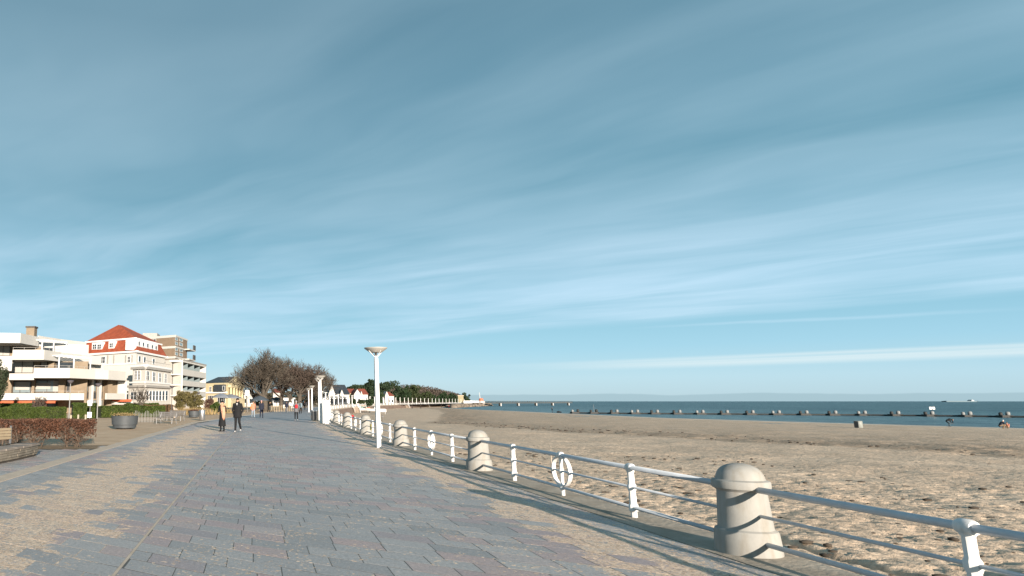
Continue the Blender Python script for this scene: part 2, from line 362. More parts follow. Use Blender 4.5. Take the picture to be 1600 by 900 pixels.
def sand_material():
    m = bpy.data.materials.new('beach_sand'); m.use_nodes = True; nt = m.node_tree; b = nt.nodes['Principled BSDF']
    N = lambda t: nt.nodes.new(t)
    L = lambda a, c: nt.links.new(a, c)
    g = N('ShaderNodeNewGeometry'); pos = g.outputs['Position']
    def noise(sc, det=5, ro=0.6):
        n = N('ShaderNodeTexNoise'); n.inputs['Scale'].default_value = sc; n.inputs['Detail'].default_value = det; n.inputs['Roughness'].default_value = ro
        L(pos, n.inputs['Vector']); return n.outputs[0]
    def ramp(v_, st):
        n = N('ShaderNodeValToRGB'); cr = n.color_ramp
        while len(cr.elements) < len(st): cr.elements.new(0.5)
        for e, (p, c) in zip(cr.elements, st): e.position = p; e.color = (c, c, c, 1) if isinstance(c, (int, float)) else (*c, 1)
        L(v_, n.inputs[0]); return n.outputs[0]
    def mix(f, a, c, bt='MIX'):
        n = N('ShaderNodeMix'); n.data_type = 'RGBA'; n.blend_type = bt
        if isinstance(f, (int, float)): n.inputs[0].default_value = f
        else: L(f, n.inputs[0])
        for i, q in ((6, a), (7, c)):
            if isinstance(q, tuple): n.inputs[i].default_value = (*q, 1)
            else: L(q, n.inputs[i])
        return n.outputs[2]
    base = ramp(noise(0.22, 8, 0.65), [(0.3, (0.545, 0.415, 0.30)), (0.7, (0.66, 0.52, 0.385))])
    base = mix(1.0, base, ramp(noise(7.0, 6, 0.7), [(0.30, 0.60), (0.70, 1.30)]), 'MULTIPLY')
    base = mix(1.0, base, ramp(noise(120.0, 2, 0.7), [(0.3, 0.82), (0.7, 1.15)]), 'MULTIPLY')
    at_ = N('ShaderNodeAttribute'); at_.attribute_name = 'shore'; rs = N('ShaderNodeSeparateColor'); L(at_.outputs['Color'], rs.inputs[0])
    w = N('ShaderNodeMath'); w.operation = 'MULTIPLY'; L(rs.outputs[0], w.inputs[0]); L(ramp(noise(1.3, 7, 0.75), [(0.34, 0.40), (0.60, 1.0)]), w.inputs[1])
    deb = N('ShaderNodeMath'); deb.operation = 'MULTIPLY'; L(ramp(noise(2.2, 5, 0.75), [(0.61, 0.0), (0.70, 0.75)]), deb.inputs[0]); L(ramp(noise(0.08, 3), [(0.35, 0.35), (0.65, 1.0)]), deb.inputs[1])
    base = mix(deb.outputs[0], base, (0.15, 0.11, 0.075))
    base = mix(w.outputs[0], base, (0.20, 0.15, 0.105))
    base = mix(rs.outputs[1], base, (0.60, 0.53, 0.44))
    base = mix(rs.outputs[2], base, (0.17, 0.135, 0.10))
    L(base, b.inputs['Base Color']); b.inputs['Roughness'].default_value = 0.95; b.inputs['Specular IOR Level'].default_value = 0.15
    a = N('ShaderNodeMath'); a.operation = 'ADD'
    m1 = N('ShaderNodeMath'); m1.operation = 'MULTIPLY'; m1.inputs[1].default_value = 0.11; L(noise(4.5, 6, 0.6), m1.inputs[0])
    m2 = N('ShaderNodeMath'); m2.operation = 'MULTIPLY'; m2.inputs[1].default_value = 0.022; L(noise(30, 4, 0.65), m2.inputs[0])
    L(m1.outputs[0], a.inputs[0]); L(m2.outputs[0], a.inputs[1])
    bp = N('ShaderNodeBump'); bp.inputs['Strength'].default_value = 0.6; bp.inputs['Distance'].default_value = 1.0; L(a.outputs[0], bp.inputs['Height']); L(bp.outputs[0], b.inputs['Normal'])
    return m
SAND = sand_material()

def water_material():
    m = bpy.data.materials.new('sea_water'); m.use_nodes = True; nt = m.node_tree; b = nt.nodes['Principled BSDF']
    N = lambda t: nt.nodes.new(t)
    L = lambda a, c: nt.links.new(a, c)
    g = N('ShaderNodeNewGeometry'); mp = N('ShaderNodeMapping'); mp.inputs['Rotation'].default_value = (0, 0, math.radians(12)); mp.inputs['Scale'].default_value = (1.0, 0.35, 1)
    L(g.outputs['Position'], mp.inputs[0])
    def noise(sc, det=4):
        n = N('ShaderNodeTexNoise'); n.inputs['Scale'].default_value = sc; n.inputs['Detail'].default_value = det; n.inputs['Roughness'].default_value = 0.62; L(mp.outputs[0], n.inputs['Vector']); return n.outputs[0]
    r = N('ShaderNodeValToRGB'); L(noise(0.055, 7), r.inputs[0])
    r.color_ramp.elements[0].position = 0.40; r.color_ramp.elements[0].color = (0.014, 0.058, 0.072, 1)
    r.color_ramp.elements[1].position = 0.62; r.color_ramp.elements[1].color = (0.062, 0.142, 0.158, 1)
    sx = N('ShaderNodeSeparateXYZ'); L(g.outputs['Position'], sx.inputs[0]); mr = N('ShaderNodeMapRange'); L(sx.outputs[0], mr.inputs[0])
    for i_, q in enumerate((95.0, 260.0, 1.0, 0.0)): mr.inputs[1 + i_].default_value = q
    mw = N('ShaderNodeMath'); mw.operation = 'MULTIPLY'; L(mr.outputs[0], mw.inputs[0]); L(noise(0.05, 5), mw.inputs[1])
    mxx = N('ShaderNodeMix'); mxx.data_type = 'RGBA'; L(mw.outputs[0], mxx.inputs[0]); L(r.outputs[0], mxx.inputs[6]); mxx.inputs[7].default_value = (0.16, 0.25, 0.27, 1)
    L(mxx.outputs[2], b.inputs['Base Color']); b.inputs['Roughness'].default_value = 0.32; b.inputs['IOR'].default_value = 1.33; b.inputs['Specular IOR Level'].default_value = 0.08
    a = N('ShaderNodeMath'); a.operation = 'MULTIPLY_ADD'; a.inputs[1].default_value = 0.9; L(noise(0.45, 6), a.inputs[0])
    m2 = N('ShaderNodeMath'); m2.operation = 'MULTIPLY'; m2.inputs[1].default_value = 2.4; L(noise(0.11, 3), m2.inputs[0]); L(m2.outputs[0], a.inputs[2])
    bp = N('ShaderNodeBump'); bp.inputs['Strength'].default_value = 1.0; bp.inputs['Distance'].default_value = 0.8; L(a.outputs[0], bp.inputs['Height']); L(bp.outputs[0], b.inputs['Normal'])
    return m
WATER = water_material()

# ---------------------------------------------------------------- sea, beach
ys = np.concatenate([np.arange(-60, 700, 8.0), np.geomspace(700, 40000, 40)])
V = []; F = []
for y in ys:
    x0 = float(RX(min(y, 620))) + 0.2 if y < 640 else -30000.0
    V += [(min(x0, 60) if y < 640 else x0, y, SEA), (40000.0, y, SEA)]
for i in range(len(ys) - 1): F.append((2 * i, 2 * i + 1, 2 * i + 3, 2 * i + 2))
V = [(x if x > -100 else x, y, z) for x, y, z in V]
tag(link('sea', npmesh('sea', V, F, WATER)), kind='structure')

def beach():
    d = np.concatenate([np.arange(0, 7, 0.055), 7 * np.exp(np.arange(0, 1.001, 1 / 330.0) * math.log(150 / 7.0))])
    y = np.concatenate([np.arange(-3, 18, 0.06), 18 * np.exp(np.arange(1 / 420.0, 1.001, 1 / 420.0) * math.log(600 / 18.0))])
    D, Yg = np.meshgrid(d, y); X = RX(Yg) + 0.34 + D
    shore = SX(Yg); f = (X - RX(Yg)) / np.maximum(shore - RX(Yg), 4.0)
    z0 = -0.22 - 1.5 * sstep(24, 130, Yg)
    prof = np.where(f < 0.9, f / 0.9 * 0.86, 0.86 + (f - 0.9) / 0.1 * 0.14)
    Z = z0 + (SEA - z0) * np.clip(prof, 0, 1.02) - np.maximum(f - 1.0, 0) * 6.0
    # trodden sand: overlapping hollows and ridges, strongest near the wall
    near = 0.68 - 0.34 * sstep(5, 40, np.hypot(D, Yg - 6)); dry = 1 - sstep(0.86, 0.93, f)
    wx = X + 0.10 * vnoise(X * 6, Yg * 6, 3); wy = Yg + 0.10 * vnoise(X * 6, Yg * 6, 4)
    a = vnoise(wx * 3.6, wy * 3.2, 1); b_ = vnoise(wx * 8.0 + 9, wy * 7.2, 2); c = vnoise(X * 0.9, Yg * 0.8, 5); e = vnoise(X * 0.16, Yg * 0.12, 6)
    hollow = -np.clip(0.42 - a, 0, 1) * 0.08 - np.clip(0.42 - b_, 0, 1) * 0.13 + np.clip(a - 0.66, 0, 1) * 0.05 + (vnoise(wx * 14, wy * 13, 15) - 0.5) * 0.042
    Z += (hollow * near + (c - 0.5) * 0.09 * (0.5 + near) + (e - 0.5) * 0.22 * sstep(3, 14, D)) * dry
    Z -= 0.16 * np.exp(-((D - 1.55 - 0.25 * (Yg - 9) * 0.1) / 0.09) ** 2) * sstep(7.2, 8.2, Yg) * (1 - sstep(10.8, 12.2, Yg))      # a wheel groove
    band = np.interp(Yg, [0, 28, 33, 37.5, 47, 57, 70, 100, 160, 300], [35, 31.3, 30.6, 28.1, 26.5, 25.5, 23.7, 26, 44, 82])
    bx = X + 2.2 * (vnoise(X * 0.12, Yg * 0.14, 8) - 0.5) + 0.8 * (vnoise(X * 0.6, Yg * 0.5, 18) - 0.5); past = bx - band
    wr = sstep(-0.6, 0.9, past) * np.exp(-np.maximum(past, 0) / 5.0) + 0.72 * sstep(0, 3, past) * np.exp(-np.maximum(past, 0) / 38.0)
    Z += np.clip(wr, 0, 1) * (vnoise(X * 1.4, Yg * 1.1, 9) - 0.45) * 0.16 * dry
    wr2 = wr
    pale = sstep(0.90, 0.935, f) * (1 - sstep(0.975, 0.992, f)); wet = sstep(0.985, 0.997, f)
    n0, n1 = D.shape; V = np.stack([X, Yg, Z], -1).reshape(-1, 3)
    i = (np.arange(n0 - 1)[:, None] * n1 + np.arange(n1 - 1)[None, :]).ravel(); F = np.stack([i, i + 1, i + n1 + 1, i + n1], 1)
    keep = (f.reshape(-1)[i] < 1.25); F = F[keep]
    me = npmesh('beach', V, F, SAND, True)
    ca = me.color_attributes.new('shore', 'FLOAT_COLOR', 'POINT')
    cdat = np.ones((len(me.vertices), 4), np.float32); cdat[:, 0] = np.clip(wr2.ravel(), 0, 1) * 0.72; cdat[:, 1] = pale.ravel() * 0.75; cdat[:, 2] = wet.ravel()
    ca.data.foreach_set('color', cdat.ravel())
    return me
tag(link('beach', beach()), kind='structure')

# ---------------------------------------------------------------- land sheets
def strip(name, fa, fb, y, z, m, thick=None, kind='structure'):
    V = []; F = []
    for q in y:
        V += [(float(fa(q)), q, z), (float(fb(q)), q, z)]
    for i in range(len(y) - 1): F.append((2 * i, 2 * i + 1, 2 * i + 3, 2 * i + 2))
    if thick:
        n = len(V); V += [(x, q, z - thick) for x, q, _ in V[:n]]
        for i in range(len(y) - 1):
            F.append((2 * i, 2 * i + 2, n + 2 * i + 2, n + 2 * i)); F.append((2 * i + 1, n + 2 * i + 1, n + 2 * i + 3, 2 * i + 3))
        F.append((0, n, n + 1, 1))
    return tag(link(name, npmesh(name, V, F, m)), kind=kind)
yy = np.concatenate([np.arange(-8, 120, 4.0), np.arange(120, 640, 10.0)])
yf = np.concatenate([yy, [700, 900, 1400, 2500]])
strip('ground', lambda q: -2500.0, lambda q: float(RX(min(q, 640))) - 0.3 if q < 700 else float(RX(640)) - 60 - (q - 640) * 0.5, yf, -0.035, GRAVEL)
PAVEFAR = mat('far_paving', (0.27, 0.28, 0.29), 0.6, scale=0.7, col2=(0.31, 0.315, 0.32), bump=0.004, bscale=12, coord='World', detail=8)
strip('promenade_bed', lambda q: LX(q) + 0.0, lambda q: RX(q) - 0.42, np.arange(-8, 64.1, 2.0), -0.0010, JOINT)
strip('promenade', lambda q: LX(q) + 0.42, lambda q: RX(q) - 1.7, np.arange(57, 620, 6.0), -0.0, PAVEFAR)
strip('sand_drift', lambda q: RX(q) - 1.7, lambda q: RX(q) - 0.42, np.arange(57, 620, 6.0), 0.004, GRAVEL)
ks = strip('kerb', lambda q: LX(q) - 0.05, lambda q: LX(q) + 0.40, np.concatenate([np.arange(-8, 60, 1.0), np.arange(60, 320, 6.0)]), 0.012, KERB, 0.05)
strip('railing_sill', lambda q: RX(q) - 0.40, lambda q: RX(q) + 0.36, yy, 0.004, SILL, 0.2)
# sea wall under the railing
V = []; F = []
for q in yy: V += [(float(RX(q)) + 0.36, q, -0.20), (float(RX(q)) + 0.62, q, -3.2), (float(RX(q)) - 0.3, q, -0.20)]
for i in range(len(yy) - 1):
    F.append((3 * i, 3 * i + 1, 3 * i + 4, 3 * i + 3)); F.append((3 * i + 2, 3 * i, 3 * i + 3, 3 * i + 5))
tag(link('sea_wall', npmesh('sea_wall', V, F, WALLBRICK)), 'brown stone sea wall below the white railing, curving along the beach', 'sea wall')

# ---------------------------------------------------------------- paving stones (long joints run askew to the promenade)
DV = Vector((0.806, -0.592))       # along a course
HY = 0.405                          # course step along the promenade
def slabs():
    out = []
    k = -8
    y_lo = 3.0
    for k in range(-14, 190):
        # course k: its lower edge crosses x = 0 at y = k*HY
        for side in (0, 1):
            lo, hi = ((-6.4, -1.385) if side == 0 else (-1.355, 5.03))
            x = lo - random.uniform(0, 0.5); 
            x = lo + (-0.55 + 0.29 * ((k + side) % 2) + random.uniform(-0.06, 0.06))
            while x < hi:
                ln = random.choice((0.44, 0.54, 0.54, 0.62)) * random.uniform(0.96, 1.04)
                if hi - (x + ln) < 0.22: ln = hi - x + 0.01
                a, b_ = max(x, lo), min(x + ln, hi); x += ln
                if b_ - a < 0.06: continue
                out.append((a, b_, k))
    return out
def slab_geo(a, b_, k, rnd):
    """top ring, chamfer ring, bottom ring; x is measured across the promenade, course edges slope with DV"""
    sl_ = DV.y / DV.x; g = 0.0055; w = 0.0022; dz_ = rnd.uniform(-0.0003, 0.0008); tx = rnd.uniform(-0.0015, 0.0015); ty = rnd.uniform(-0.0006, 0.0006)
    j0, j1, j2, j3 = (rnd.uniform(-0.004, 0.004) for _ in range(4)); xm = (a + b_) / 2
    def ring(ins, z):
        r = []
        for x, lowhi, j in ((a, 0, j0), (b_, 0, j1), (b_, 1, j2), (a, 1, j3)):
            xx = x + (g + ins if x == a else -g - ins)
            y = (k + lowhi) * HY + xx * sl_ + (g + ins + 0.002 if lowhi == 0 else -g - ins - 0.002) + j
            d = max(y - 20, 0); r.append((xx + 0.00078 * d * d, y, z + tx * (xx - xm) + ty * (lowhi - 0.5)))
        return r
    vs = ring(w, dz_) + ring(0, dz_ - 0.0008) + ring(0, -0.04)
    fs = [(0, 1, 2, 3)] + [(i + 4, (i + 1) % 4 + 4, (i + 1) % 4, i) for i in range(4)] + [(i + 8, (i + 1) % 4 + 8, (i + 1) % 4 + 4, i + 4) for i in range(4)]
    return vs, fs
allslabs = []
for a, b_, k in slabs():
    ym = (k + 0.5) * HY + (a + b_) / 2 * DV.y / DV.x
    if 4.2 < ym < 60.5 and b_ > float(LX(ym)) + 0.30: allslabs.append((a, b_, k, ym))
def vis(a, b_, k, ym):
    zc = ym * math.cos(PITCH) - EYE * math.sin(PITCH); px = CX + FPX * (a + b_) / 2 / zc
    py = 450 + FPX * (ym * math.sin(PITCH) + EYE * math.cos(PITCH)) / zc
    return -40 < px < 1640 and py < 925
seen = sorted([q for q in allslabs if vis(*q)], key=lambda q: q[3])
near = set(seen[:300])
strip('paving_joint', lambda q: -1.388 + 0.00078 * max(q - 20, 0) ** 2, lambda q: -1.352 + 0.00078 * max(q - 20, 0) ** 2, np.arange(3, 58, 1.0), -0.0004, KERB)
pav = bpy.data.objects.new('paving', None); COL.objects.link(pav); tag(pav, kind='structure')
bv = []; bf = []; bc = []
for q in allslabs:
    rnd = random.Random(int(q[0] * 1000) * 7919 + q[2]); vs, fs = slab_geo(q[0], q[1], q[2], rnd); col = (rnd.random(), rnd.random(), rnd.random(), 1)
    if rnd.random() < 0.35: col = (min(1, max(0, vnoise(np.array(q[0] * 0.6), np.array(q[3] * 0.5), 2) * 1.1)), col[1], col[2], 1)
    if q in near:
        me = bpy.data.meshes.new('slab'); me.from_pydata(vs, [], fs); me.materials.append(SLAB)
        ca = me.color_attributes.new('stone', 'FLOAT_COLOR', 'POINT'); ca.data.foreach_set('color', np.tile(np.array(col, np.float32), len(vs)))
        link('slab', me, pav)
    else:
        o = len(bv); bv += vs; bf += [tuple(i + o for i in f) for f in fs]; bc += [col] * len(vs)
me = bpy.data.meshes.new('far_slabs'); me.from_pydata(bv, [], bf); me.materials.append(SLAB)
ca = me.color_attributes.new('stone', 'FLOAT_COLOR', 'POINT'); ca.data.foreach_set('color', np.array(bc, np.float32).ravel())
tag(link('far_slabs', me, pav), kind='stuff')

# the paved corner left of the kerb
sv = []; sf = []; sc = []
for k in range(-4, 64):
    x = -12.0 + 0.27 * (k % 2) + random.uniform(-0.05, 0.05)
    while x < -5.0:
        ln = random.choice((0.44, 0.54, 0.62)); a, b_ = x, x + ln; x += ln; ym = (k + 0.5) * HY + (a + b_) / 2 * DV.y / DV.x
        if not (12.5 < ym < 23.7) or b_ > float(LX(ym)) + 0.36: continue
        rnd = random.Random(int(a * 1000) * 31 + k); vs, fs = slab_geo(a, b_, k, rnd); o = len(sv); sv += vs; sf += [tuple(i + o for i in f) for f in fs]; sc += [(rnd.random(), rnd.random(), rnd.random(), 1)] * len(vs)
me = bpy.data.meshes.new('side_slabs'); me.from_pydata(sv, [], sf); me.materials.append(SLAB)
ca = me.color_attributes.new('stone', 'FLOAT_COLOR', 'POINT'); ca.data.foreach_set('color', np.array(sc, np.float32).ravel())
tag(link('side_slabs', me, pav), kind='stuff')

# ---------------------------------------------------------------- railing on its stone bollards
CONC = mat('bollard_concrete', (0.25, 0.248, 0.232), 0.8, scale=4.0, col2=(0.315, 0.31, 0.285), bump=0.0016, bscale=110, detail=8)
WHITE = mat('white_paint', (0.70, 0.70, 0.69), 0.45, 0.05, 12.0, 0.0006, 60)
RAIL = mat('rail_paint', (0.46, 0.50, 0.54), 0.45, 0.10, 5.0, 0.0004, 80)
def rust_bollard(m):
    nt = m.node_tree; b = nt.nodes['Principled BSDF']; src = b.inputs['Base Color'].links[0].from_socket
    co = nt.nodes.new('ShaderNodeTexCoord'); sp = nt.nodes.new('ShaderNodeSeparateXYZ'); nt.links.new(co.outputs['Object'], sp.inputs[0])
    n = nt.nodes.new('ShaderNodeTexNoise'); n.inputs['Scale'].default_value = 3.0; n.inputs['Detail'].default_value = 7
    mp = nt.nodes.new('ShaderNodeMapping'); mp.inputs['Scale'].default_value = (4, 4, 0.8); nt.links.new(co.outputs['Object'], mp.inputs[0]); nt.links.new(mp.outputs[0], n.inputs['Vector'])
    r = nt.nodes.new('ShaderNodeValToRGB'); r.color_ramp.elements[0].position = 0.48; r.color_ramp.elements[1].position = 0.70; nt.links.new(n.outputs[0], r.inputs[0])
    mu = nt.nodes.new('ShaderNodeMath'); mu.operation = 'MULTIPLY'; mu.inputs[1].default_value = 0.34; nt.links.new(r.outputs[0], mu.inputs[0])
    mx = nt.nodes.new('ShaderNodeMix'); mx.data_type = 'RGBA'; nt.links.new(mu.outputs[0], mx.inputs[0]); nt.links.new(src, mx.inputs[6]); mx.inputs[7].default_value = (0.17, 0.135, 0.085, 1)
    nt.links.new(mx.outputs[2], b.inputs['Base Color'])
rust_bollard(CONC)
RWHITE = mat('railing_white', (0.60, 0.60, 0.585), 0.5, scale=3.0, col2=(0.72, 0.72, 0.71), bump=0.0008, bscale=60, detail=8); rust_bollard(RWHITE)
def bollard_mesh(n=40):
    shaft = MB().lathe([(0.300, -0.02), (0.300, 0.02), (0.296, 0.10), (0.286, 0.22), (0.278, 0.245), (0.252, 0.262), (0.247, 0.28), (0.240, 0.40), (0.232, 0.52), (0.224, 0.645), (0.224, 0.665)], n)
    cap = MB().lathe([(0.226, 0.66), (0.238, 0.675), (0.262, 0.69), (0.266, 0.705), (0.266, 0.755), (0.258, 0.772), (0.226, 0.785), (0.220, 0.80), (0.214, 0.83), (0.196, 0.872), (0.165, 0.908), (0.115, 0.938), (0.058, 0.953), (0.012, 0.957)], n)
    for q in (shaft, cap): q.v = [(x * 1.045, y * 1.045, z) for x, y, z in q.v]
    return shaft.mesh('shaft', CONC), cap.mesh('cap', CONC)
SHAFT, CAP = bollard_mesh(); SHAFT_F, CAP_F = bollard_mesh(12)
for me in (SHAFT, CAP, SHAFT_F, CAP_F): me.set_sharp_from_angle(angle=math.radians(38))
def octp(r, z, ry=None):
    ry = ry or r
    return [(r * math.cos(math.pi / 8 + i * math.pi / 4), ry * math.sin(math.pi / 8 + i * math.pi / 4), z) for i in range(8)]
def rings(prof, c=(0, 0, 0)):
    vs = []; fs = []
    for rx, ry, z in prof: vs += [(c[0] + x, c[1] + y, c[2] + zz) for x, y, zz in octp(rx, z, ry)]
    for i in range(len(prof) - 1):
        for j in range(8): fs.append((i * 8 + j, i * 8 + (j + 1) % 8, i * 8 + 8 + (j + 1) % 8, i * 8 + 8 + j))
    fs += [tuple(range(8))[::-1], tuple(range(len(vs) - 8, len(vs)))]
    return vs, fs
ZT, ZM, ZB = 0.695, 0.42, 0.135
def post_mesh():
    m = MB(); m.add(*rings([(0.042, 0.042, -0.02), (0.042, 0.042, 0.07), (0.062, 0.062, ZB - 0.045), (0.064, 0.064, ZB + 0.03), (0.048, 0.048, ZB + 0.06), (0.046, 0.046, ZM - 0.06), (0.060, 0.060, ZM - 0.025), (0.060, 0.060, ZM + 0.025), (0.045, 0.045, ZM + 0.055), (0.044, 0.044, ZT - 0.07), (0.060, 0.060, ZT - 0.035)]))
    m.path([(0, -0.060, ZT), (0, -0.03, ZT), (0, 0.03, ZT), (0, 0.060, ZT)], [0.052, 0.062, 0.062, 0.052], 14)
    return m.mesh('post', RWHITE)
def ring_post_mesh():
    m = MB(); m.add(*rings([(0.032, 0.032, -0.02), (0.032, 0.032, ZB - 0.05), (0.05, 0.05, ZB - 0.03), (0.05, 0.05, ZB + 0.03), (0.03, 0.03, ZB + 0.06), (0.03, 0.03, ZM - 0.05), (0.042, 0.042, ZM - 0.02), (0.042, 0.042, ZM + 0.02), (0.03, 0.03, ZM + 0.05), (0.03, 0.03, ZT - 0.06), (0.055, 0.055, ZT - 0.035)]))
    m.path([(0, -0.060, ZT), (0, -0.03, ZT), (0, 0.03, ZT), (0, 0.060, ZT)], [0.052, 0.062, 0.062, 0.052], 14)
    return m.mesh('ring_post', RWHITE)
def ring_mesh():
    m = MB(); n = 40; vs = []; fs = []; zc = (ZB + ZT) / 2 + 0.005
    for i in range(n):
        w = 2 * math.pi * i / n
        for r, x in ((1.0, -0.034), (1.0, 0.034), (0.915, 0.034), (0.915, -0.034)): vs.append((x, 0.345 * r * math.cos(w), zc + 0.268 * r * math.sin(w)))
    for i in range(n):
        for j in range(4): fs.append((i * 4 + j, i * 4 + (j + 1) % 4, ((i + 1) % n) * 4 + (j + 1) % 4, ((i + 1) % n) * 4 + j))
    m.add(vs, fs, 0, True)
    for s_ in (-1, 1): m.path([(0, s_ * 0.33 - 0.035, ZM), (0, s_ * 0.33 + 0.035, ZM)], 0.036, 12)
    return m.mesh('ring', RWHITE)
POST, RPOST, RING = post_mesh(), ring_post_mesh(), ring_mesh()
for me in (POST, RPOST, RING): me.set_sharp_from_angle(angle=math.radians(35))
SPAN = 9.0; QUART = 2.25
def rail_mesh(name, z, r, n=12, ins=0.22):
    return MB().path([(0, -SPAN / 2 + ins, z), (0, SPAN / 2 - ins, z)], r, n).mesh(name, RAIL)
RT, RM, RB_ = rail_mesh('top_rail', ZT, 0.034), rail_mesh('middle_rail', ZM, 0.018), rail_mesh('bottom_rail', ZB, 0.026)
farm = MB()
for z, r in ((ZT, 0.036), (ZM, 0.022), (ZB, 0.03)): farm.path([(0, -SPAN / 2 + 0.2, z), (0, SPAN / 2 - 0.2, z)], r, 5, 1)
for y_ in (-QUART, 0, QUART): farm.box((0, y_, 0.36), (0.10, 0.11, 0.76))
for i in range(16):
    w = 2 * math.pi * i / 16; farm.box((0, 0.24 * math.cos(w), 0.43 + 0.24 * math.sin(w)), (0.08, 0.09, 0.05))
FARSEC = farm.mesh('railing_section', [WHITE, RAIL])
farb = MB().lathe([(0.30, -0.02), (0.29, 0.22), (0.25, 0.27), (0.226, 0.66), (0.266, 0.70), (0.266, 0.76), (0.22, 0.79), (0.17, 0.90), (0.02, 0.957)], 10); FARBOL = farb.mesh('bollard', CONC)
ORD = ['first', 'second', 'third', 'fourth', 'fifth', 'sixth', 'seventh', 'eighth', 'ninth', 'tenth', 'eleventh', 'twelfth', 'thirteenth', 'fourteenth']
bpts = []; Yb = 7.75 - SPAN
while Yb < 600:
    bpts.append((float(RX(Yb)), Yb)); sl_ = (float(RX(Yb + 0.5)) - float(RX(Yb - 0.5))); Yb += SPAN / math.hypot(1, sl_)
for i, (bx, by) in enumerate(bpts):
    if i >= 1:
        if by < 118:
            lab = 'largest and nearest grey stone bollard with domed cap at the lower right' if i == 1 else 'grey domed stone bollard in the white railing, %s from the front' % ORD[i - 1] if i <= 14 else None
            t_ = thing('stone_bollard', (bx, by, 0.004), lab or 'small grey stone bollard of the railing', 'bollard', -math.atan(float(RX(by + 0.5) - RX(by - 0.5))), 'stone bollards of the railing')
            link('shaft', SHAFT if by < 40 else SHAFT_F, t_); link('cap', CAP if by < 40 else CAP_F, t_)
        else:
            o = link('stone_bollard', FARBOL); o.location = (bx, by, 0.004); tag(o, 'tiny pale stone bollard far along the curving sea railing', 'bollard', 'stone bollards of the railing')
    if i + 1 < len(bpts):
        nx, ny = bpts[i + 1]; ang = -math.atan2(nx - bx, ny - by); loc = ((bx + nx) / 2, (by + ny) / 2, 0.004)
        if by < 118:
            lab = 'white railing section running out of frame at lower right, before the nearest bollard' if i == 0 else 'white railing section with a ring between the %s and %s bollards from the front' % (ORD[i - 1], ORD[i]) if i <= 13 else 'white railing section'
            t_ = thing('railing_section', loc, lab, 'railing', ang, 'white railing sections between bollards')
            link('top_rail', RT, t_); link('middle_rail', RM, t_); link('bottom_rail', RB_, t_)
            for y_ in (-QUART, QUART - (0.16 if i == 0 else 0)): p_ = link('post', POST, t_); p_.location = (0, y_, 0)
            link('ring_post', RPOST, t_); link('ring', RING, t_)
        else:
            o = link('railing_section', FARSEC); o.location = loc; o.rotation_euler = (0, 0, ang)
            tag(o, 'tiny white railing section far along the curving sea wall', 'railing', 'white railing sections between bollards')
# ---------------------------------------------------------------- street lamps along the railing
DISH = mat('lamp_dish', (0.34, 0.33, 0.30), 0.5, 0.08, 4.0)
DARK = mat('dark_metal', (0.05, 0.052, 0.055), 0.5, 0.2, 6.0)
def lamp(loc, label, rz, h=3.30, detail=True):
    t_ = thing('street_lamp', loc, label, 'street lamp', rz, 'white dish lamps along the railing')
    m = MB(); k = [(0.075, -0.02), (0.075, 0.9), (0.070, 2.0), (0.062, h - 0.10), (0.048, h - 0.02), (0.040, h)]
    vs = []; fs = []
    for r, z in k: vs += [(r * x, r * y, z) for x, y in ((-.8, -1), (.8, -1), (1, -.8), (1, .8), (.8, 1), (-.8, 1), (-1, .8), (-1, -.8))]
    for i in range(len(k) - 1):
        for j in range(8): fs.append((i * 8 + j, i * 8 + (j + 1) % 8, i * 8 + 8 + (j + 1) % 8, i * 8 + 8 + j))
    fs.append(tuple(range(len(vs) - 8, len(vs)))); m.add(vs, fs); m.build('pole', WHITE, t_)
    d = MB().lathe([(0.10, h + 0.115), (0.205, h + 0.12), (0.225, h + 0.13), (0.40, h + 0.255), (0.425, h + 0.285), (0.425, h + 0.30), (0.40, h + 0.295), (0.20, h + 0.20), (0.02, h + 0.19)], 28)
    d.build('dish', DISH, t_)
    for a_ in range(4):
        w = a_ * math.pi / 2 + 0.3
        MB().tube((0.03 * math.cos(w), 0.03 * math.sin(w), h - 0.06), (0.31 * math.cos(w), 0.31 * math.sin(w), h + 0.185), 0.011, n=6).build('strut', WHITE, t_)
    if detail: MB().tube((0, 0, h - 0.02), (0, 0, h + 0.13), 0.035, 0.05, 10).build('light_unit', DARK, t_)
    return t_
lamp((4.42, 24.6, 0), 'tall white street lamp with shallow dish standing alone in the foreground', 0.15)
for k_, (Y, off, lb) in enumerate([(52.2, -1.25, 'white dish lamp just left of the tall white box, nearest of the distant group'), (57.5, -1.15, 'white dish lamp second behind the white box, slightly shorter looking'),
        (86.0, -1.6, 'white dish lamp third behind the white box, beside the grey bin'), (104.0, -2.6, 'white dish lamp fourth behind the white box, smallest of the cluster')]):
    lamp((float(RX(Y)) + off, Y, 0), lb, 0.2)
fl = MB(); fl.box((0, 0, 1.6), (0.17, 0.17, 3.2)); fl.lathe([(0.12, 3.25), (0.40, 3.45), (0.42, 3.5), (0.1, 3.48)], 10)
for w in (0, 1.57, 3.14, 4.71): fl.tube((0, 0, 3.15), (0.3 * math.cos(w), 0.3 * math.sin(w), 3.42), 0.02, n=4)
FLAMP = fl.mesh('street_lamp', WHITE)
Y = 128.0
while Y < 590:
    o = link('street_lamp', FLAMP); o.location = (float(RX(Y)) - 1.6, Y, 0)
    tag(o, 'tiny white lamp post in the row on the far curving promenade', 'street lamp', 'white dish lamps along the railing')
    Y += 12.5 + random.uniform(-1, 1)

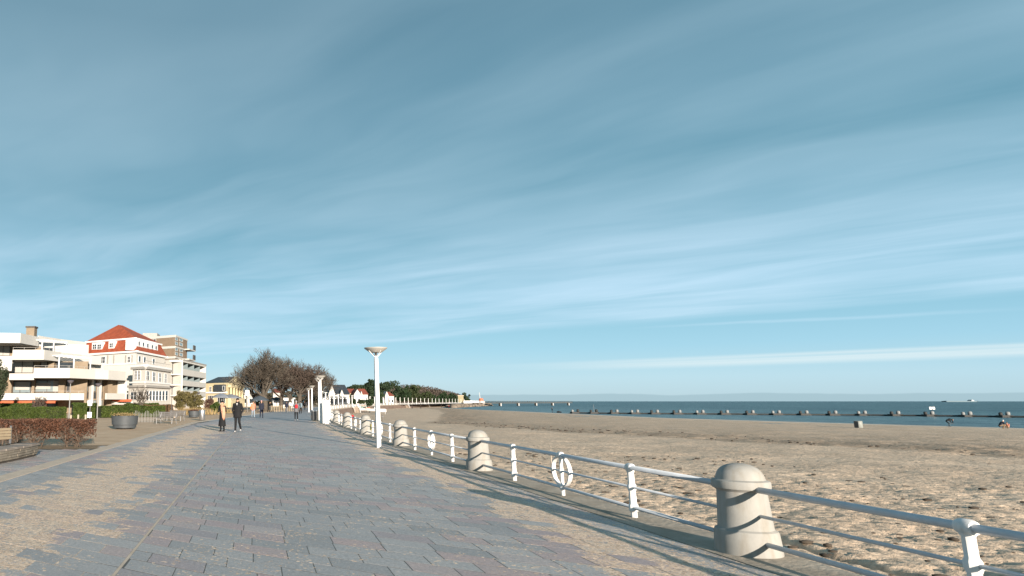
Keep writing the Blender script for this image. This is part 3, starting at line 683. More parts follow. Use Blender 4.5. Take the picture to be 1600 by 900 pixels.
# ---------------------------------------------------------------- things by the railing
t_ = thing('white_box', (float(RX(50.5)) - 0.95, 50.5, 0), 'tall white metal box beside the railing, in front of the lamps', 'box', 0.12)
m = MB().box((0, 0, 0.86), (0.56, 0.42, 1.68)); m.build('cabinet', WHITE, t_)
MB().box((0, 0, 0.01), (0.50, 0.36, 0.06)).build('plinth', DARK, t_)
MB().box((0, 0, 1.73), (0.62, 0.48, 0.05)).build('lid', WHITE, t_)
MB().box((0, -0.225, 0.86), (0.46, 0.016, 1.5)).build('door', WHITE, t_)
ZINC = mat('zinc', (0.42, 0.43, 0.44), 0.38, 0.15, 6.0, metal=0.6)
t_ = thing('litter_bin', (float(RX(58.8)) - 1.55, 58.8, 0), 'grey round litter bin at the foot of the distant lamps', 'litter bin')
MB().lathe([(0.24, 0.04), (0.26, 0.06), (0.26, 0.80), (0.24, 0.84)], 20).build('barrel', DARK, t_)
MB().lathe([(0.27, 0.80), (0.27, 0.86), (0.20, 0.90), (0.05, 0.92)], 20).build('hood', ZINC, t_)
t_ = thing('red_ring_sign', (float(RX(58.0)) - 0.95, 58.0, 0), 'small round red and white sign on a short post by the bin', 'sign')
MB().tube((0, 0, 0), (0, 0, 0.75), 0.025, n=8).build('post', WHITE, t_)
m = MB()
m.path([(0.16 * math.cos(i * math.pi / 8), -0.04, 0.62 + 0.16 * math.sin(i * math.pi / 8)) for i in range(17)], 0.025, 6)
m.build('ring', mat('red_paint', (0.45, 0.03, 0.03), 0.5), t_)
MB().tube((0, -0.03, 0.62), (0, -0.05, 0.62), 0.14, n=16).build('face', WHITE, t_)
# yellow notice tied on the railing near the fourth bollard
YEL = mat('yellow_plastic', (0.60, 0.47, 0.08), 0.6, 0.1, 6)
o = MB().box((0, 0, 0), (0.02, 0.30, 0.28)).box((0, 0, -0.12), (0.03, 0.22, 0.03)).build('yellow_notice', YEL)
o.location = (float(RX(33.0)) - 0.06, 32.7, 0.42); tag(o, 'small yellow notice hung on the railing beside the fourth bollard', 'notice')
# thin marker stick on the beach behind the second bollard
t_ = thing('marker_stick', (float(RX(17.0)) + 2.8, 19.2, -0.5), 'thin wooden marker stick standing in the sand beyond the railing', 'stick')
MB().tube((0, 0, -0.15), (0.03, 0, 0.75), 0.02, 0.014, 6).build('stick', mat('grey_wood', (0.34, 0.29, 0.23), 0.85, 0.25, 4, 0.002, 30), t_)

# ---------------------------------------------------------------- far sea wall: stairs
def stairs(Y, lab):
    t_ = thing('beach_stairs', (float(RX(Y)) + 0.7, Y, 0), lab, 'stairs', -math.atan(float(RX(Y + 1) - RX(Y - 1)) / 2), 'white stairs on the far sea wall')
    for s_ in (0, 1.6):
        m = MB()
        m.path([(s_, 0, 0.0), (s_, 7.0, -2.1)], 0.14, 6); m.path([(s_, 0, 0.95), (s_, 7.0, -1.1)], 0.07, 6); m.path([(s_, 0, 0.5), (s_, 7.0, -1.55)], 0.05, 6)
        for i in range(4): m.tube((s_, i * 2.33, -0.7 * i), (s_, i * 2.33, 0.95 - 0.69 * i), 0.06, n=6)
        m.build('handrail', WHITE, t_)
    for i in range(10): MB().box((0.8, 0.35 + i * 0.7, -0.10 - 0.21 * i), (1.5, 0.66, 0.08)).build('step', KERB, t_)
stairs(196, 'white beach stairs on the sea wall, left of the parked vehicles')
stairs(352, 'white beach stairs on the sea wall, middle of the three flights')
stairs(420, 'white beach stairs on the far sea wall, right of the three flights')

# ---------------------------------------------------------------- beach vehicles
CARW = mat('car_white', (0.48, 0.48, 0.47), 0.3, 0.05, 3); GLASS = mat('dark_glass', (0.025, 0.03, 0.035), 0.08, 0.2, 2, spec=0.6)
TYRE = mat('tyre_rubber', (0.02, 0.02, 0.02), 0.9, 0.2, 4); CARG = mat('car_green', (0.16, 0.27, 0.23), 0.4, 0.1, 3); ORANGE = mat('orange_paint', (0.55, 0.14, 0.07), 0.5, 0.1, 3)
def wheel(parent, p, r=0.36):
    w = MB().lathe([(r * 0.55, -0.11), (r * 0.95, -0.11), (r, -0.07), (r, 0.07), (r * 0.95, 0.11), (r * 0.55, 0.11)], 18).build('wheel', TYRE, parent); w.rotation_euler = (math.pi / 2, 0, 0); w.location = p
    q = MB().lathe([(0.02, -0.10), (r * 0.56, -0.10), (r * 0.56, 0.10), (0.02, 0.10)], 14).build('rim', ZINC, w)
def prof_car(name, prof, w, m, parent):
    n = len(prof); vs = [(x, -w / 2, z) for x, z in prof] + [(x, w / 2, z) for x, z in prof]
    fs = [tuple(range(n)), tuple(range(n, 2 * n))[::-1]] + [((i + 1) % n, i, n + i, n + (i + 1) % n) for i in range(n)]
    return MB().add(vs, fs).build(name, m, parent)
vz = -1.62
p = gnd(567, 643.2, vz); t_ = thing('beach_truck', p, 'green and white pickup truck parked on the sand below the sea wall', 'truck', math.radians(8))
prof_car('body', [(-2.3, 0.45), (2.3, 0.45), (2.35, 0.95), (1.3, 1.05), (-2.3, 1.05)], 1.8, CARW, t_)
prof_car('cab', [(-0.5, 1.05), (1.35, 1.05), (0.85, 1.75), (-0.3, 1.78)], 1.66, CARG, t_)
for s_ in (-1, 1): MB().box((0.32, s_ * 0.84, 1.40), (1.0, 0.02, 0.42)).build('side_window', GLASS, t_)
MB().box((-1.45, 0, 1.40), (1.6, 1.7, 0.62)).build('load', CARG, t_)
MB().box((0.2, 0, 1.86), (1.2, 0.3, 0.14)).build('roof_lights', ORANGE, t_)
for x in (-1.45, 1.45):
    for s_ in (-1, 1): wheel(t_, (x, s_ * 0.86, 0.36))
p = gnd(584, 644.3, vz); t_ = thing('rescue_boat', p, 'white rescue boat with an orange bow lying on the sand beside the truck', 'boat', math.radians(185))
m = MB(); vs = []; fs = []
for x, w, zl, zt in ((-3.2, 0.95, 0.25, 1.05), (-1.5, 1.05, 0.15, 1.05), (0.8, 1.0, 0.15, 1.1), (2.2, 0.6, 0.35, 1.2), (3.1, 0.05, 0.75, 1.32)):
    vs += [(x, -w, zt), (x, -w * 0.7, zl + 0.25), (x, 0, zl), (x, w * 0.7, zl + 0.25), (x, w, zt)]
for i in range(4):
    for j in range(4): fs.append((i * 5 + j, i * 5 + 5 + j, i * 5 + 6 + j, i * 5 + j + 1))
    fs.append((i * 5 + 4, i * 5 + 9, i * 5 + 5, i * 5))
fs.append((0, 1, 2, 3, 4)); m.add(vs, fs).build('hull', CARW, t_)
MB().box((-0.6, 0, 1.45), (1.2, 1.1, 0.75)).build('console', CARW, t_); MB().box((1.9, 0, 1.25), (1.4, 1.1, 0.22)).build('bow_cover', ORANGE, t_); MB().box((-0.6, 0, 1.6), (1.22, 1.12, 0.3)).build('windscreen', GLASS, t_)
MB().box((-2.4, 0, 0.12), (0.3, 1.6, 0.26)).box((1.2, 0, 0.12), (0.3, 1.4, 0.26)).build('cradle', DARK, t_)
p = gnd(597, 646.5, vz); t_ = thing('white_board', p, 'low white signboard standing on the sand right of the foreground lamp', 'signboard', 0.1)
MB().box((0, 0, 0.85), (2.3, 0.06, 0.75)).build('board', CARW, t_)
for s_ in (-0.9, 0.9): MB().tube((s_, 0.05, -0.1), (s_, 0.05, 0.9), 0.04, n=6).build('leg', WHITE, t_)
p = gnd(597, 657.5, -1.15); t_ = thing('beach_post', p, 'short dark post with a small board on the sand beyond the lamp', 'post')
MB().tube((0, 0, -0.2), (0, 0, 0.85), 0.035, n=6).build('post', DARK, t_); MB().box((0.1, -0.03, 0.62), (0.32, 0.03, 0.18)).build('board', DARK, t_)
# concrete drum on the sand
p = gnd(1342, 669, -1.93); t_ = thing('beach_bin', p, 'grey drum shaped litter bin standing alone on the sand near the water', 'litter bin')
MB().lathe([(0.40, -0.05), (0.44, 0.0), (0.45, 0.5), (0.45, 0.92), (0.42, 0.96), (0.36, 0.94), (0.34, 0.7), (0.02, 0.68)], 24).build('drum', mat('drum_paint', (0.20, 0.215, 0.20), 0.6, 0.15, 3), t_)
MB().box((-0.41, -0.15, 0.5), (0.06, 0.5, 0.86), 0.3).build('panel', DARK, t_)

# ---------------------------------------------------------------- floating line with paired floats
FLOATW = mat('float_white', (0.19, 0.20, 0.20), 0.55, 0.12, 3); FLOATD = mat('float_dark', (0.028, 0.03, 0.03), 0.7, 0.3, 2)
fxs = [899, 928, 960, 992, 1023, 1058, 1094, 1132, 1172, 1213, 1256, 1301, 1347, 1399, 1452, 1511, 1570, 1634]
fys = np.interp(fxs, [899, 1000, 1250, 1350, 1500, 1640], [646.2, 647.2, 649.0, 649.6, 651.4, 653.2]); fpt = [gnd(x, y, SEA) for x, y in zip(fxs, fys)]
m = MB(); m.path([(p.x, p.y, SEA + 0.22) for p in fpt], 0.20, 8)
tag(m.build('floating_pipe', FLOATD), 'long black floating pipe lying on the water along the shore', 'pipe')
fl1 = MB().box((0, 0, 0.30), (2.6, 1.5, 0.42)).box((0, 0, 0.08), (2.9, 1.7, 0.2)).mesh('raft', FLOATD)
fl2 = MB().lathe([(0.30, 0.45), (0.40, 0.55), (0.42, 0.95), (0.36, 1.25), (0.12, 1.36)], 14)
FW = fl2.mesh('float', FLOATW); FD = fl2.mesh('float', FLOATD)
for i, p in enumerate(fpt):
    lab = 'dark raft with two floats on the pipe, %s from the left end' % (ORD + ['fifteenth', 'sixteenth', 'seventeenth', 'eighteenth'])[i]
    t_ = thing('float_raft', (p.x, p.y, SEA), lab, 'raft', 0.0, 'float rafts along the floating pipe')
    link('raft', fl1, t_)
    a_ = link('float', FD if i % 3 else FW, t_); a_.location = (-0.85, 0, 0); a_.scale = (0.85, 0.85, 0.9)
    b_ = link('float', FW if i > 1 else FD, t_); b_.location = (0.85, 0, 0)
p = fpt[1]; t_ = thing('pipe_mast', (p.x + 0.2, p.y, SEA + 0.3), 'thin white mast standing on the second float raft', 'mast'); MB().tube((0, 0, 0), (-0.15, 0, 2.5), 0.05, 0.035, 6).build('mast', FLOATW, t_)
p = fpt[14]; t_ = thing('warning_sign', (p.x + 0.9, p.y - 0.1, SEA + 0.9), 'white double signboard on a raft out on the water', 'sign')
MB().tube((0, 0, 0), (0, 0, 1.0), 0.05, n=6).build('post', FLOATD, t_)
for s_ in (-0.42, 0.36): MB().box((s_, -0.07, 1.15), (0.62, 0.05, 0.62)).build('board', WHITE, t_)

# ---------------------------------------------------------------- far mole: pier, beacon, ship
PIER = mat('pier_timber', (0.11, 0.095, 0.075), 0.85, 0.25, 0.3)
p0 = at(742, 631, 520); p1 = at(891, 631, 640)
t_ = thing('pier', ((p0.x + p1.x) / 2, (p0.y + p1.y) / 2, SEA), 'long low pier on piles reaching into the sea at the end of the beach', 'pier', math.atan2(p1.y - p0.y, p1.x - p0.x))
Lp = (p1 - p0).length
MB().box((0, 0, 2.4), (Lp, 4.0, 0.45)).build('deck', PIER, t_)
for s_ in (-1, 1):
    m = MB(); m.box((0, s_ * 1.9, 3.95), (Lp, 0.12, 0.16))
    for i in range(41): m.box((-Lp / 2 + i * Lp / 40, s_ * 1.9, 3.45), (0.16, 0.12, 1.0))
    m.build('railing', PIER, t_)
for px in (774, 800, 828, 856, 885):
    f_ = (px - 742) / 149.0; q = MB().box(((f_ - 0.5) * Lp, -1.2, 0.6), (1.5, 1.5, 3.4)).build('pile', CARW, t_)
    MB().box(((f_ - 0.5) * Lp - 0.9, -1.0, 0.6), (0.35, 1.4, 3.3)).build('fender', FLOATD, q)
p = at(752, 630, 560); t_ = thing('harbour_beacon', (p.x, p.y, -0.5), 'white and red harbour beacon with a mast at the end of the promenade', 'beacon')
MB().lathe([(3.0, 0.0), (3.0, 2.2), (2.4, 2.6)], 16).build('base', CARW, t_); MB().lathe([(1.9, 2.6), (1.6, 4.2), (1.2, 4.6)], 14).build('lantern', ORANGE, t_)
MB().tube((-0.8, 0, 4.0), (-1.2, 0, 9.5), 0.35, 0.18, 8).build('mast', CARW, t_); MB().box((-8, 0, 1.6), (14, 3, 2.0)).build('shed', CARW, t_)
ROCK = mat('mole_rock', (0.17, 0.14, 0.11), 0.9, 0.35, 0.4, coord='World')
V = []; m = MB()
for i in range(170):
    f_ = random.random(); px = 705 + f_ * 60; Yq = 400 + f_ * 190; q = at(px, 633, Yq); r = random.uniform(0.8, 2.0)
    m.ball((q.x + random.uniform(-2, 3), Yq + random.uniform(-8, 8), SEA + random.uniform(0, 0.9)), (r * 1.4, r, r * 0.8), 4)
tag(m.build('rocks', ROCK, sharp=0), 'low heap of brown rocks at the foot of the far sea wall', 'rocks', kind='stuff')
SHIPC = mat('hazed_ship_hull', (0.10, 0.15, 0.18), 0.6, 0.05, 0.01); SHIPW = mat('hazed_ship_white', (0.34, 0.37, 0.38), 0.6, 0.05, 0.01)  # distance haze put into the hull and bridge colours
p = at(1500, 626, 3900); t_ = thing('cargo_ship', (p.x, 3900, SEA), 'faint long cargo ship with white bridge on the sea horizon', 'ship')
vs = [(-92, -14, 0), (80, -14, 0), (98, 0, 0), (80, 14, 0), (-92, 14, 0), (-95, -14, 5), (84, -14, 5), (106, 0, 6.5), (84, 14, 5), (-95, 14, 5)]
MB().add(vs, [(0, 4, 3, 2, 1), (5, 6, 7, 8, 9)] + [(i, (i + 1) % 5, 5 + (i + 1) % 5, 5 + i) for i in range(5)]).build('hull', SHIPC, t_)
MB().box((62, 0, 7), (16, 24, 5)).box((62, 0, 11), (8, 20, 3)).build('bridge', SHIPW, t_); MB().box((-30, 0, 5.6), (110, 22, 1.6)).build('cargo', SHIPC, t_)
# ---------------------------------------------------------------- buildings on the landward side
PLASTER = mat('white_plaster', (0.46, 0.45, 0.42), 0.85, 0.04, 0.5, 0.004, 6); CREAM = mat('cream_plaster', (0.53, 0.515, 0.475), 0.85, 0.05, 0.4, 0.004, 6)
TAN = mat('tan_brick', (0.21, 0.165, 0.115), 0.9, 0.15, 1.2, 0.01, 8); BROWNB = mat('brown_brick', (0.20, 0.145, 0.10), 0.9, 0.12, 0.8, 0.01, 6)
YELLOWP = mat('yellow_plaster', (0.46, 0.395, 0.245), 0.85, 0.06, 0.5); REDTILE = mat('red_roof_tiles', (0.275, 0.060, 0.025), 0.8, 0.25, 1.4, 0.03, 5)
SLATE = mat('dark_roof_slate', (0.035, 0.042, 0.05), 0.55, 0.25, 1.0, 0.02, 5); DARKRED = mat('old_red_tiles', (0.24, 0.06, 0.035), 0.8, 0.2, 1.0, 0.02, 5)
BLIND = mat('white_blind', (0.33, 0.325, 0.30), 0.8, 0.05, 1.0); FRAME = mat('dark_frame', (0.06, 0.055, 0.05), 0.6, 0.2, 2.0); PALEGLASS = mat('pale_glass', (0.16, 0.20, 0.21), 0.12, 0.15, 0.5, spec=0.6)
AWN = mat('orange_awning', (0.42, 0.09, 0.035), 0.8, 0.1, 2.0); GREYP = mat('grey_shutter', (0.30, 0.29, 0.27), 0.8, 0.1, 2)
class Face:
    """a vertical plane through two plan points; px/py hits give (s, z) on it"""
    def __init__(self, a, b_):
        self.a = Vector((a[0], a[1])); self.d = Vector((b_[0] - a[0], b_[1] - a[1])); self.len = self.d.length; self.d.normalize()
        n = Vector((self.d.y, -self.d.x)); self.n = n if n.dot(-self.a) > 0 else -n; self.rz = math.atan2(self.d.y, self.d.x)
    def hit(self, px, py):
        r = ray(px, py); k = self.a.dot(self.n) / (r[0] * self.n.x + r[1] * self.n.y)
        p = Vector((r[0] * k, r[1] * k)); return (p - self.a).dot(self.d), EYE + r[2] * k
    def pt(self, s_, off=0.0): p = self.a + self.d * s_ + self.n * off; return p
    def box(self, m, s0, s1, z0, z1, o0, o1, mi=0):
        c = self.pt((s0 + s1) / 2, (o0 + o1) / 2); m.box((c.x, c.y, (z0 + z1) / 2), (abs(s1 - s0), abs(o1 - o0), abs(z1 - z0)), self.rz, mi)
        return m
    def rect(self, x0, y0, x1, y1):
        c = (x0 + x1) / 2; s0 = self.hit(x0, (y0 + y1) / 2)[0]; s1 = self.hit(x1, (y0 + y1) / 2)[0]; zt = self.hit(c, y0)[1]; zb = self.hit(c, y1)[1]
        return min(s0, s1), max(s0, s1), zb, zt
def pxbox(parent, name, face, r, o0, o1, m):
    s0, s1, zb, zt = face.rect(*r); return face.box(MB(), s0, s1, zb, zt, o0, o1).build(name, m, parent)
def window(parent, face, r, nv=1, nh=0, fm=None, gm=None, depth=0.06, fw=0.08):
    s0, s1, zb, zt = face.rect(*r); fm = fm or WHITE; gm = gm or GLASS
    m = MB()
    face.box(m, s0, s0 + fw, zb, zt, 0, depth); face.box(m, s1 - fw, s1, zb, zt, 0, depth); face.box(m, s0 + fw, s1 - fw, zt - fw, zt, 0, depth); face.box(m, s0 + fw, s1 - fw, zb, zb + fw, 0, depth + 0.05)
    for i in range(nv): q = s0 + (s1 - s0) * (i + 1) / (nv + 1); face.box(m, q - fw * 0.35, q + fw * 0.35, zb + fw, zt - fw, 0.002, depth * 0.8)
    for i in range(nh): q = zb + (zt - zb) * (i + 1) / (nh + 1); face.box(m, s0 + fw, s1 - fw, q - fw * 0.3, q + fw * 0.3, 0.003, depth * 0.7)
    w = m.build('window', fm, parent); face.box(MB(), s0 + fw, s1 - fw, zb + fw, zt - fw, 0.004, 0.02).build('pane', gm, w); return w
def P2(px, Y): return (atx(px, Y), Y)
def zpx(py, Y, px=100): return at(px, py, Y).z

# --- terraced apartment block
t_ = thing('apartment_block', (atx(100, 104), 104, 0), 'white terraced apartment block with long balconies at the left edge', 'building')
t_.location = (0, 0, 0)
def parapet(pts, z0, z1, name='balcony_parapet', m=PLASTER, th=0.22, floor=4.0):
    P = [Vector(P2(px, Y)) for px, Y in pts]
    for i in range(len(P) - 1):
        f = Face(P[i], P[i + 1]); f.box(MB(), 0, f.len, z0, z1, -th, 0).build(name, m, t_)
    back = [p + (p.normalized() * floor) for p in P]; poly = [tuple(p) for p in P] + [tuple(p) for p in back[::-1]]
    MB().prism([(p[0] + p[0] / 1e3, p[1] + 0.15) for p in poly], z0 + 0.02, z0 + 0.26).build('balcony_floor', PLASTER, t_)
Z = {k: v_ for k, v_ in dict(r1=zpx(520.5, 97, 20), r0=zpx(536, 97, 20), a1=zpx(546.5, 96, 40), a0=zpx(562, 96, 40), b1=zpx(575, 95, 80), b0=zpx(590.5, 95, 80), c1=zpx(614.5, 94, 60), c0=zpx(625, 94, 60)).items()}
parapet([(-60, 96), (26, 97), (55.5, 103)], Z['r0'], Z['r1'], 'roof_fascia', floor=14)
parapet([(55.5, 106), (90, 112), (131, 118)], Z['r0'] + 0.9, Z['r1'] + 0.5, 'roof_fascia', floor=8)
parapet([(-60, 95.5), (15, 96)], Z['a0'] - 1.6, Z['a1'] - 0.9)
parapet([(15, 96), (65, 96), (92, 101), (125, 106), (156, 110)], Z['a0'], Z['a1'], floor=7)
parapet([(12, 95.5), (51, 95.5)], Z['b0'] - 0.25, Z['b1'] - 0.75, floor=5)
parapet([(50, 95), (107, 95), (147, 100), (168, 102), (195, 107)], Z['b0'], Z['b1'], floor=7)
parapet([(-60, 94), (0, 94), (48, 94), (131, 95)], Z['c0'], Z['c1'], floor=5)
parapet([(166, 101), (195, 106)], Z['c0'] + 0.1, Z['c1'] + 0.1, floor=4)
WF = Face(P2(-60, 100.2), P2(135, 101.2)); WG = Face(P2(52, 104), P2(135, 110)); WR = Face(P2(120, 103), P2(196, 110))
WF.box(MB(), 0, WF.len, -0.05, Z['a0'] + 0.05, -0.4, 0).build('wall', TAN, t_); WFU = Face(P2(-60, 101.0), P2(60, 104)); WFU.box(MB(), 0, WFU.len, Z['a0'] + 0.05, Z['r0'] + 0.1, -0.4, 0).build('wall', TAN, t_)
WR.box(MB(), 0, WR.len, -0.05, Z['b0'] + 0.05, -0.4, 0).build('wall', TAN, t_)
WG.box(MB(), 0, WG.len, Z['a0'] - 2.9, Z['r0'] + 0.8, -0.4, -0.01).build('wall', PLASTER, t_)
WH = Face(P2(95, 106), P2(160, 113)); WH.box(MB(), 0, WH.len, Z['b0'], Z['a0'] + 0.4, -0.4, 0).build('wall', PLASTER, t_)
for r, nv, gm in (((-40, 538, -14, 556), 1, BLIND), ((-6, 537.5, 16, 556), 1, BLIND), ((22, 538, 31, 548), 0, GLASS)): window(t_, WFU, r, nv, 0, FRAME, gm)
pxbox(t_, 'dark_glass_panel', WG, (56, 543, 82, 550), 0, 0.1, GLASS)  # flat dark glass set on the wall face
for r, nv, gm in (((-40, 563, -10, 582), 1, BLIND), ((-4, 563, 10, 582), 0, BLIND), ((16.5, 563, 53, 583.5), 1, BLIND), ((63, 564.5, 75, 574.5), 0, GREYP)): window(t_, WF, r, nv, 0, FRAME, gm, fw=0.14)
pxbox(t_, 'dark_glass_panel', WF, (88, 566, 116, 575), 0, 0.1, GLASS)  # another flat dark glass panel, slightly proud of the wall
for r, nv, gm in (((-40, 594, -8, 614), 1, PALEGLASS), ((14, 595, 49, 615), 1, PALEGLASS), ((54, 593, 93, 613.5), 1, PALEGLASS), ((104, 595, 109, 613), 0, GLASS)): window(t_, WF, r, nv, 0, FRAME, gm, fw=0.16)
pxbox(t_, 'curtain', WF, (24, 597, 46, 609), 0.025, 0.05, BLIND); pxbox(t_, 'curtain', WF, (56, 598, 79, 608), 0.025, 0.05, BLIND); pxbox(t_, 'curtain', WF, (83, 594.5, 91, 613), 0.025, 0.05, BLIND)
for x0, x1 in ((16, 21), (52.5, 56), (78, 87), (93.5, 103)): pxbox(t_, 'pier', WF, (x0, 564, x1, 575) if x1 == 87 else (x0, 592, x1, 615), 0.0, 0.9, TAN)
for r, nv, gm in (((126, 594, 138, 612), 0, PALEGLASS), ((142, 594, 150, 612), 0, PALEGLASS), ((155, 594, 160, 612), 0, PALEGLASS), ((126, 612.5, 138, 623), 0, GLASS), ((142, 612.5, 150, 623), 0, GLASS), ((155, 612.5, 160, 623), 0, GLASS), ((127, 625, 138, 640), 0, GREYP), ((142, 625, 150, 640), 1, PALEGLASS), ((155, 625, 160, 640), 0, PALEGLASS)): window(t_, WR, r, nv, 0, FRAME, gm)
for x0, x1 in ((138.3, 141.7), (150.8, 154.4)): pxbox(t_, 'column', WR, (x0, 591, x1, 642), 0.1, 0.7, PLASTER)
pxbox(t_, 'column', WR, (161.5, 594, 168.5, 643), 0.0, 1.1, TAN); pxbox(t_, 'wall_panel', WR, (182, 596, 196, 643), 0.05, 0.3, PLASTER); pxbox(t_, 'wall_panel', WR, (167, 627, 196, 632), 0.5, 2.0, PLASTER)
for x0, x1 in ((-30, 44), (48, 104)):
    s0, s1, zb, zt = WF.rect(x0, 624, x1, 629.5); a0 = WF.pt(s0); a1 = WF.pt(s1); n_ = WF.n
    m = MB(); vs = [(a0.x, a0.y, zt), (a1.x, a1.y, zt), (a1.x + n_.x * 6.9, a1.y + n_.y * 6.9, zb + 0.3), (a0.x + n_.x * 6.9, a0.y + n_.y * 6.9, zb + 0.3)]
    vs += [(x, y, z - 0.06) for x, y, z in vs] + [(vs[3][0], vs[3][1], zb - 0.02), (vs[2][0], vs[2][1], zb - 0.02)]
    m.add(vs, [(0, 1, 2, 3), (7, 6, 5, 4), (3, 2, 9, 8), (0, 3, 7, 4), (1, 5, 6, 2)]).build('awning', AWN, t_)
pxbox(t_, 'awning', WR, (168, 624, 186, 627.5), 1.2, 3.2, AWN)
for x0, x1 in ((-30, -5), (2, 20), (24, 44), (50, 70), (74, 90)): window(t_, WF, (x0, 629, x1, 640), 1, 0, FRAME, GLASS)
for pts_, z_ in ((((15, 95.8), (65, 95.8), (92, 100.8)), Z['a1']), (((50, 94.8), (107, 94.8), (147, 99.8)), Z['b1']), (((48, 93.8), (131, 94.8)), Z['c1'])):
    for k_ in range(len(pts_) - 1):
        f = Face(P2(*pts_[k_]), P2(*pts_[k_ + 1])); m = MB(); f.box(m, 0, f.len, z_ + 0.30, z_ + 0.34, -0.12, -0.08)
        for q in range(int(f.len // 1.6) + 1): f.box(m, q * 1.6, q * 1.6 + 0.04, z_ - 0.01, z_ + 0.3, -0.12, -0.08)
        m.build('handrail', GREYP, t_)
# white pergolas on the terraces
for x0, x1, Y0, Y1, zt, zb in ((60, 101, 101.5, 107, Z['a1'] + 1.9, Z['a1'] - 0.3), (88, 140, 97.5, 104, Z['b1'] + 1.9, Z['b1'] - 0.3)):
    f = Face(P2(x0, Y0), P2(x1, Y1)); m = MB(); f.box(m, 0, f.len, zt - 0.15, zt, -0.1, 0.1); f.box(m, 0, f.len, zt - 0.15, zt, -4.1, -3.9)
    m.build('pergola_beam', WHITE, t_)
    for i in range(7): q = (i + 0.3) * f.len / 7; f.box(MB(), q, q + 0.12, zt, zt + 0.16, -4.2, 0.4).build('pergola_rafter', WHITE, t_)
    for q in (0.1, f.len * 0.45, f.len - 0.25): f.box(MB(), q, q + 0.14, zb, zt - 0.15, -0.07, 0.07).build('pergola_post', WHITE, t_)
f = Face(P2(34.5, 108), P2(47.5, 108)); f.box(MB(), 0, f.len, Z['r1'] - 1, zpx(512, 108, 40), -1.4, 0).build('chimney', TAN, t_)
f.box(MB(), -0.12, f.len + 0.12, zpx(511.8, 108, 40), zpx(509.5, 108, 40), -1.5, 0.12).build('chimney_cap', FRAME, t_)

# --- red roofed villa
t_ = thing('red_roofed_villa', (0, 0, 0), 'white villa with a steep red tiled mansard roof and dormers', 'house')
C_ = Vector(P2(211, 118)); L_ = Vector(P2(124, 127)); R_ = Vector(P2(256, 133)); B_ = L_ + R_ - C_
ze = zpx(547, 118, 210); z2 = zpx(528, 119, 208); za = at(185, 507.5, 127.5).z
MB().prism([tuple(q) for q in (C_, L_, B_, R_)], -0.05, ze).build('wall', CREAM, t_)
FL = Face(C_, L_); FR = Face(C_, R_); cen = (C_ + B_) / 2
def grow(q, k): return cen + (q - cen) * k
lowc = [grow(q, 1.05) for q in (C_, L_, B_, R_)]; upc = [grow(q, 0.87) for q in (C_, L_, B_, R_)]
rf = MB(); vs = [(q.x, q.y, ze - 0.1) for q in lowc] + [(q.x, q.y, z2) for q in upc]
rf.add(vs, [(i, (i + 1) % 4, 4 + (i + 1) % 4, 4 + i) for i in range(4)] + [(3, 2, 1, 0)])
apx = cen + (L_ - C_) * 0.06
uc2 = [grow(q, 0.90) for q in (C_, L_, B_, R_)]; pk = at(185, 507.5, 127.5); vs = [(q.x, q.y, z2 + 0.12) for q in uc2] + [(pk.x, pk.y, za), (pk.x + 0.6, pk.y + 1.2, za)]
rf.add(vs, [(0, 1, 4), (1, 2, 5, 4), (2, 3, 5), (3, 0, 4, 5), (3, 2, 1, 0)])
roof = rf.build('roof', REDTILE, t_)
m = MB()
for i in range(4):
    f = Face(uc2[i], uc2[(i + 1) % 4]); f.box(m, -0.1, f.len + 0.1, z2 - 0.18, z2 + 0.10, -0.2, 0.12)
for i in range(4):
    f = Face(lowc[i], lowc[(i + 1) % 4]); f.box(m, -0.1, f.len + 0.1, ze - 0.42, ze - 0.11, -0.25, 0.06)
m.build('cornice', WHITE, t_)
FU = Face(grow(C_, 1.0), grow(L_, 1.0)); FV = Face(grow(C_, 0.99), grow(R_, 0.99))
for r, nv in (((143.5, 536, 159.5, 547), 1), ((169.5, 534, 178.5, 544.5), 0)):
    s0, s1, zb, zt = FU.rect(*r); FU.box(MB(), s0, s1, zb, zt + 0.1, -1.5, -0.02).build('dormer', WHITE, t_)
    if nv: x0, x1 = r[0], r[2]; window(t_, FU, (x0 + 1.0, r[1] + 1.6, (x0 + x1) / 2 - 0.3, r[3] - 1), 1, 1); window(t_, FU, ((x0 + x1) / 2 + 0.3, r[1] + 1.6, x1 - 1.0, r[3] - 1), 1, 1)
    else: window(t_, FU, (r[0] + 1.3, r[1] + 1.8, r[2] - 1.3, r[3] - 1), 1, 1)
s0, s1, zb, zt = FV.rect(213, 530.5, 247, 545); FV.box(MB(), s0, s1, zb - 0.6, z2 - 0.2, -2.0, -0.02).build('dormer', WHITE, t_)
for x in (215.5, 222, 229, 236, 242): window(t_, FV, (x, 533 + (x - 215) * 0.27, x + 3.4, 540 + (x - 215) * 0.25), 0, 0)
window(t_, FL, (157, 557, 164.7, 568), 1, 1); window(t_, FL, (199, 556.5, 204.5, 567), 1, 1); window(t_, FL, (141, 560, 147, 570), 1, 1)
for x in (167.5, 177, 195.5, 205.5): pxbox(t_, 'shutter', FL, (x, 555, x + 2.2, 568.5), 0.0, 0.08, GREYP)
for x in (216, 224, 238): window(t_, FR, (x, 556 + (x - 216) * 0.2, x + 4, 566 + (x - 216) * 0.15), 0, 0)
s0, s1, zb, zt = FL.rect(150, 569, 210, 570.5); FL.box(MB(), 0, FL.len, zb, zb + 0.25, 0, 0.15).build('string_course', WHITE, t_)
bc_, bl_, br_ = Vector(P2(226, 108)), Vector(P2(206, 111)), Vector(P2(266, 121)); bb_ = bl_ + br_ - bc_
zc2 = zpx(571, 108, 226); zc1 = zpx(603, 108, 226)
